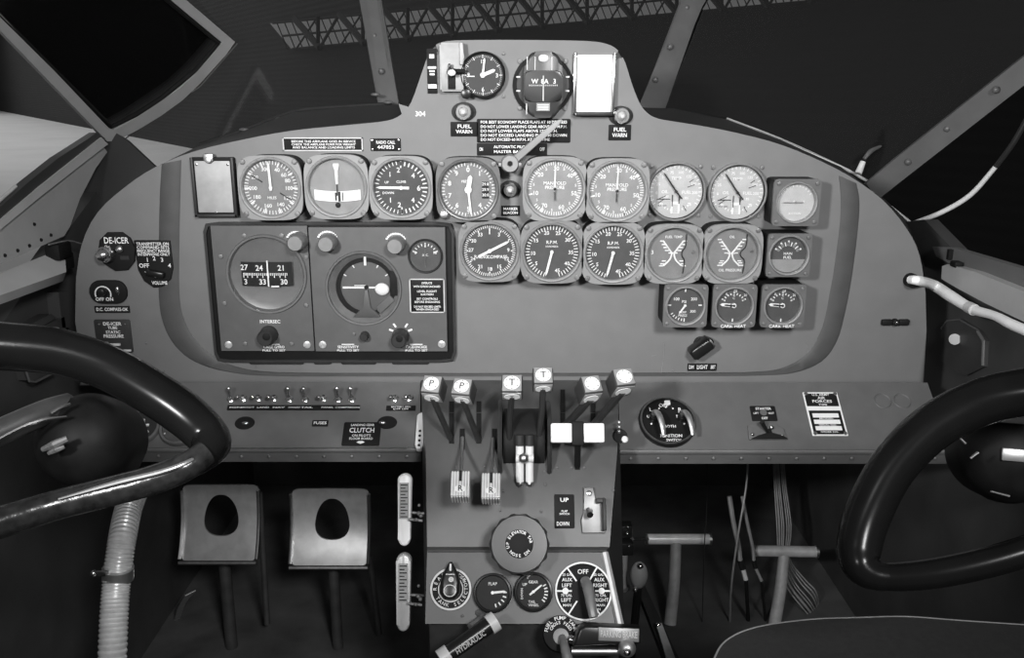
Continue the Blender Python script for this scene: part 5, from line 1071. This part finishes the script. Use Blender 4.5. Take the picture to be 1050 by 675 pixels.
# left wall below: structural rib and hand hold glimpsed above and through the wheel
g = thing('wall_rib', 'dim grey ribs on the left wall just above the wheel rim', 'rib', T(XL.hit(55, 330)))
for a in ([(32, 333), (52, 322), (58, 326), (38, 338)], [(60, 300), (70, 298), (72, 336), (64, 336)], [(42, 336), (66, 325), (68, 338), (46, 342)]): side(XL, a, .004, .018, 'rib_plate', mat('rib_gray', .06, .5, 0, .15, 20), g)
MB().tube([XL.hit(54, 338, .01), XL.hit(59, 338, .01)], .003, 8).build('bolt', OFFW, g, world=True)
g = thing('map_pocket', 'dim triangular pocket edge on the left wall, seen under the wheel rim', 'pocket', T(XL.hit(35, 385)))
side(XL, [(26, 376), (30, 390), (37, 391), (55, 381)], .002, .016, 'pocket_flap', MATS['rib_gray'], g); MB().tube([XL.hit(25, 376, .006), XL.hit(30, 391, .006), XL.hit(36, 392, .006), XL.hit(56, 382, .006)], .0016, 6).build('piping', BEZM, g, world=True)
# right wall
rw = thing('side_rail', 'pair of grey sloping rails along the top of the right wall', 'rail', T(XR.hit(1000, 280)))
side(XR, [(956, 253), (976, 254), (1010, 264), (1060, 279), (1140, 303), (1140, 325), (1060, 301), (984, 276), (960, 263)], .0, .011, 'upper_rail', mat('rail_gray', .15, .5, 0, .08, 20, .1), rw)
side(XR, [(966, 273), (972, 271), (1000, 279), (1060, 303), (1140, 338), (1140, 374), (1060, 335), (1010, 311), (982, 296), (965, 286)], .012, .024, 'lower_rail', WALLG, rw)
MB().box(XR.hit(974, 261, .003), (.006, .006, .014)).build('bracket', BLACK, rw, world=True); MB().box(XR.hit(981, 271, .008), (.012, .016, .008), .002).build('bracket', BLACK, rw, world=True)
pk = thing('wall_hatch', 'dark six sided hatch cover with a pale round catch on the right wall', 'hatch', T(XR.hit(988, 355)))
side(XR, [(965, 336), (971, 328), (984, 327), (1004, 339), (1011, 350), (1009, 376), (991, 385), (983, 383), (965, 370)], -.0075, .0045, 'cover', mat('hatch_gray', .055, .45, 0, .12, 20), pk)
MB().tube([XR.hit(x, y, -.0075) for x, y in ((1003, 340), (1009, 350), (1008, 375))], .0026, 8).build('edge_bead', BEZM, pk, world=True)
MB().tube([XR.hit(x, y, -.0075) for x, y in ((965, 337), (971, 329), (984, 328), (1002, 338))], .0013, 6).build('edge_line', BEZM, pk, world=True)
MB().tube([XR.hit(979, 348, -.008), XR.hit(979, 348, -.002)], .0075, 18).build('catch', FRAMEL, pk, world=True)
P = [PANEL.hit(933, 287, .01), PANEL.hit(942, 288, .018), pt(958, 293, 1.16), pt(975, 304, 1.12), pt(997, 317, 1.07), pt(1020, 324, 1.02), pt(1040, 334, .98), pt(1075, 348, .93)]
g = thing('white_cable', 'thick white cable drooping from the panel\'s right edge along the right wall', 'cable', T(P[0])); GM = g.matrix_basis.copy()
MB().tube(P, [.0052, .0062, .0072, .0072, .006, .0052, .006, .006], 14, 5).build('cable_sheath', CABLE, g, GM, world=True); MB().tube([pt(993, 315, 1.078), pt(999, 318, 1.064)], .0072, 14).build('tie_band', OFFW, g, GM, world=True); MB().lathe([(0, -.001), (.009, -.001), (.009, .010), (.006, .010), (0, .010)], 20, PANEL.frame(933, 287, 0)).build('grommet', BLACK, g, GM, world=True)
# glareshield deck between the panel and the windscreen
near = [(84, 258), (100, 224), (140, 188), (200, 160), (250, 148), (300, 139), (350, 133), (396, 129), (430, 128), (640, 128), (676, 127), (740, 138), (790, 150), (860, 178), (905, 210), (930, 240), (945, 275)]
far = [(106, 240), (118, 208), (150, 176), (205, 149), (250, 134), (300, 115), (350, 110), (402, 107), (430, 107), (640, 110), (690, 111), (745, 122), (800, 143), (862, 171), (908, 205), (936, 232), (952, 272)]
dk = thing('glareshield', 'black anti-glare deck running behind the top edge of the panel', 'glareshield', T((0, 1.2, .85)))
mb = MB(); N = [PANEL.hit(*p, -.047) for p in near]; Fp = [pt(*p, 1.48) for p in far]
A = [mb.bm.verts.new(v) for v in N]; B = [mb.bm.verts.new(v) for v in Fp]; C2 = [mb.bm.verts.new(v + Vector((0, .01, -.04))) for v in Fp]
for L, K in ((A, B), (B, C2)):
    for i in range(len(A) - 1): mb._f((L[i], L[i + 1], K[i + 1], K[i]))
mb.build('deck', mat('deck_black', .018, .6, 0, .15, 20), dk, world=True)
MB().tube([pt(*p, 1.478) for p in far[3:8]], .004, 8, 4).build('edge_bead', BEZD, dk, world=True)
MB().tube([pt(*p, 1.478) for p in far[11:14]] + [pt(890, 186, 1.478)], .0026, 8, 4).build('edge_bead', WHITE, dk, world=True)  # white bead paints in the glint along the deck edge
MB().tube([pt(*p, 1.478) for p in ((905, 206), (920, 218), (938, 232))], .003, 8, 4).build('edge_bead', WHITE, dk, world=True)  # deck edge glint carried on in white
[MB().ball(pt(x, y, 1.47), .005, sc=(1.6, 1, .6)).build('screw', SCREW, dk, world=True) for x, y in ((250, 133), (287, 122), (388, 116), (398, 105), (385, 97))]
g = thing('glint_pipe', 'thin bright curved pipe sweeping up right from the panel\'s shoulder', 'pipe', T(pt(936, 229, 1.44)))
MB().tube([pt(936, 229, 1.44), pt(965, 218, 1.42), pt(995, 200, 1.39), pt(1021, 171, 1.36)], [.0036, .004, .004, .0036], 10, 5).build('pipe', WHITE, g, world=True); MB().tube([pt(1021, 171, 1.36), pt(1040, 145, 1.33), pt(1062, 105, 1.3)], .004, 10, 5).build('dark_end', BEZD, g, world=True)  # white stretch is the windscreen edge glint put into the colour
g = thing('deck_handle', 'tiny white lever standing on the panel\'s upper right shoulder', 'lever', T(pt(880, 178, 1.44))); MB().tube([pt(880, 178, 1.44), pt(885, 166, 1.44)], [.006, .0045], 10).build('stem', WHITE, g, world=True); MB().tube([pt(886, 163, 1.44), pt(893, 155, 1.44), pt(903, 150, 1.45)], [.003, .004, .002], 8, 4).build('arm', BEZM, g, world=True)
# windscreen posts
def post(nm, pts, zs_, m, rivets, th=.016):
    p = MB().slab([pt(x, y, z) for (x, y), z in zip(pts, zs_)], FWD * th).build(nm, m); struct(p)
    [MB().ball(pt(x, y, z), .0052).build('rivet', SCREW, p, world=True) for x, y, z in rivets]; return p
post('trim_1', [(349, -110), (373, -110), (400, 55), (409, 109), (388, 110), (380, 60)], [1.56, 1.56, 1.53, 1.5, 1.5, 1.53], STRAP, [(384, 37, 1.53), (391, 73, 1.51)])
post('trim_2', [(740, -110), (769, -110), (712, 26), (682, 112), (654, 112), (672, 68)], [1.56, 1.56, 1.55, 1.5, 1.5, 1.52], STRAP, [(704, 8, 1.545), (687, 48, 1.525), (672, 82, 1.51)])
post('trim_3', [(1070, 42), (1070, 72), (933, 179), (900, 205), (888, 188), (919, 162)], [1.2, 1.2, 1.38, 1.42, 1.42, 1.38], STRAP, [(1021, 92, 1.25), (971, 132, 1.32), (931, 166, 1.37)])
# left corner post of the windscreen
post('trim_4', [(94, 138), (112, 132), (128, 142), (160, 172), (140, 190), (100, 225), (84, 256), (55, 262), (78, 200), (98, 160)], [1.30] * 10, mat('post_dark', .02, .6, 0, .15, 20), [])
# hinged left pane with its light painted frame
WA, WB, WC = pt(113, 139, 1.30), pt(234, 44, 1.42), pt(0, 22, 1.04)
WP = Plane(WA, (WB - WA), (WC - WA));
if WP.n.dot(CAM - WA) < 0: WP = Plane(WA, (WA - WB), (WC - WA))
w2 = bpy.data.objects.new('window_2', None); COL.objects.link(w2); w2.location = WA; struct(w2)
def wslab(pts, off, th, nm, m):
    mb = MB(); mb.slab([WP.hit(*p, off) for p in pts], -WP.n * th); o = mb.build(nm, m, w2, world=True); return o
mb = MB()
for q in ([(-92, -84), (-70, -60), (0, 14), (112, 132), (118, 133), (119, 145), (110, 145), (0, 31), (-100, -74)], [(118, 133), (140, 121), (165, 104), (185, 90), (203, 73), (218, 56), (228, 44), (241, 43), (232, 56), (205, 86), (187, 103), (165, 119), (142, 133), (119, 145)], [(228, 44), (174, -1), (120, -46), (136, -46), (191, 0), (241, 43)]):
    mb.slab([WP.hit(*p, .006) for p in q], -WP.n * .014)
mb.build('window_frame', FRAMEL, w2, world=True)
MB().tube([WP.hit(*p, .003) for p in ((-70, -56), (0, 17), (114, 130), (140, 117), (165, 101), (200, 72), (224, 44), (172, 1), (118, -44))], .0036, 6).build('gasket', BLACK, w2, world=True)
wslab([(-70, -62), (0, 14), (112, 133), (142, 120), (166, 104), (203, 73), (228, 44), (174, 0), (118, -46)], -.001, .004, 'pane', WSGLASS)
for n_, pts, zz in (('window_1', [(369, -110), (742, -110), (656, 112), (405, 112)], 1.52), ('window_3', [(768, -110), (1130, -110), (1130, 0), (900, 190), (870, 172), (800, 142), (745, 121), (682, 112)], 1.46), ('window_4', [(100, -110), (348, -110), (389, 109), (300, 116), (205, 149), (158, 172), (122, 146), (205, 88), (243, 44)], 1.49)):
    struct(MB().slab([pt(*p, zz) for p in pts], FWD * .005).build(n_, WSGLASS))
# ================================================================ hangar outside
HZ = -2.0
PA, PB = onz(93, 132, HZ), onz(200, 153, HZ); wd = (PB - PA).normalized()
HW = Plane(PA, wd, (0, 0, 1))
if HW.n.dot(CAM - PA) < 0: HW = Plane(PA, -wd, (0, 0, 1))
def lowln(x): return 52 - .0926 * (x - 280)
def topln(x): return 24 - .096 * (x - 278)
hw_mat = mat('hangar_siding', .012, .9, 0, .2, .5)
nt = hw_mat.node_tree; wv = nt.nodes.new('ShaderNodeTexWave'); wv.bands_direction = 'Z'; wv.inputs['Scale'].default_value = 1.6; tc = nt.nodes.new('ShaderNodeTexCoord'); nt.links.new(tc.outputs['Object'], wv.inputs['Vector'])
bp = nt.nodes.new('ShaderNodeBump'); bp.inputs['Strength'].default_value = .35; bp.inputs['Distance'].default_value = .03; nt.links.new(wv.outputs['Fac'], bp.inputs['Height']); nt.links.new(bp.outputs['Normal'], nt.nodes['Principled BSDF'].inputs['Normal'])
a, b = HW.hit(-20, 116), HW.hit(1150, 300); a.z = HZ; b.z = HZ; hgt = 40
struct(MB().slab([a, b, b + Vector((0, 0, hgt)), a + Vector((0, 0, hgt))], -HW.n * .3).build('wall_hangar', hw_mat))
struct(MB().box((-165, 110, HZ + 20), (1, 240, 40)).build('wall_hangar_left', hw_mat)); struct(MB().box((-40, 232, HZ + 20), (260, 1, 40)).build('wall_hangar_far', hw_mat))
struct(MB().slab([Vector((-160, 3, HZ)), Vector((80, 3, HZ)), Vector((80, 220, HZ)), Vector((-160, 220, HZ))], (0, 0, -.2)).build('floor_hangar', mat('hangar_concrete', .8, .8, 0, .06, .3)))
w5 = struct(MB().slab([HW.hit(*p, .05) for p in ((300, lowln(300)), (278, topln(278)), (1000, topln(1000)), (1000, lowln(1000)))], HW.n * .05).build('window_5', emitmat('skylight_glass', .05, .1)))
m = MB()
for i in range(0, 90):
    x = 284 + i * 7.6; a = HW.hit(x, topln(x), .2); b = HW.hit(x + 11, lowln(x + 11), .2); m.tube([a, b], .0007 * (a - CAM).length, 4)
for k in (.0, .5, 1.0):
    pts = [(x, topln(x) * (1 - k) + lowln(x) * k) for x in (280 + 20 * k, 400, 520, 640, 760, 880, 1000)]
    m.tube([HW.hit(*p, .25) for p in pts], [.0012 * (HW.hit(*p, .25) - CAM).length for p in pts], 5)
m.build('mullion', hw_mat, w5)
trm = mat('truss_dark', .015, .8)
for i in range(13):
    x = 302 + i * 46; g = None; m = MB(); of = .6
    def B(xa, ka, xb, kb, wd_):
        f = lambda xx, kk: HW.hit(xx, topln(xx) * (1 - kk) + lowln(xx) * kk, of); p, q = f(xa, ka), f(xb, kb); m.tube([p, q], wd_ * (p - CAM).length, 5)
    B(x, -.1, x + 26, 1.05, .0036); B(x + 26, 1.05, x + 46, -.1, .0016); B(x + 24, -.1, x + 24, 1.05, .0022); B(x + 2, 1.0, x + 22, 0, .001)
    t = m.build('roof_truss', trm); tag(t, 'dark lattice roof truss crossing the hangar skylights', 'truss', 'hangar roof trusses')
# ================================================================ light
def area(nm, locn, target, size, power, shape='DISK'):
    l = bpy.data.lights.new(nm, 'AREA'); l.shape = shape; l.size = size; l.energy = power
    o = bpy.data.objects.new(nm, l); COL.objects.link(o); o.location = locn
    o.rotation_euler = (Vector(target) - Vector(locn)).to_track_quat('-Z', 'Y').to_euler(); return o
l = bpy.data.lights.new('flash_lamp', 'SPOT'); l.energy = 74; l.spot_size = R(66); l.spot_blend = 1.0; l.shadow_soft_size = .05
o = bpy.data.objects.new('flash_lamp', l); COL.objects.link(o); o.location = (-.46, -.12, 1.06); o.rotation_euler = (Vector((.06, 1.1, .90)) - o.location).to_track_quat('-Z', 'Y').to_euler()
fo_ = area('fill_lamp', (.33, -.42, 1.32), (0, 1.1, .72), .25, 4.2); fo_.data.spread = R(75)
mid = (PA + PB) / 2
area('hangar_floor_fill', (-46, 80, 14), (-46, 80, HZ), 110, 26000, 'SQUARE')  # unseen area light added to brighten the hangar floor
wd_ = bpy.data.worlds.new('world'); SC.world = wd_; wd_.use_nodes = True
bg = wd_.node_tree.nodes['Background']; bg.inputs['Color'].default_value = (1, 1, 1, 1); bg.inputs['Strength'].default_value = .12
vs = SC.view_settings; vs.view_transform = 'Standard'; vs.look = 'None'; vs.gamma = 1; vs.exposure = -.15; vs.use_curve_mapping = False
SC.display_settings.display_device = 'sRGB'
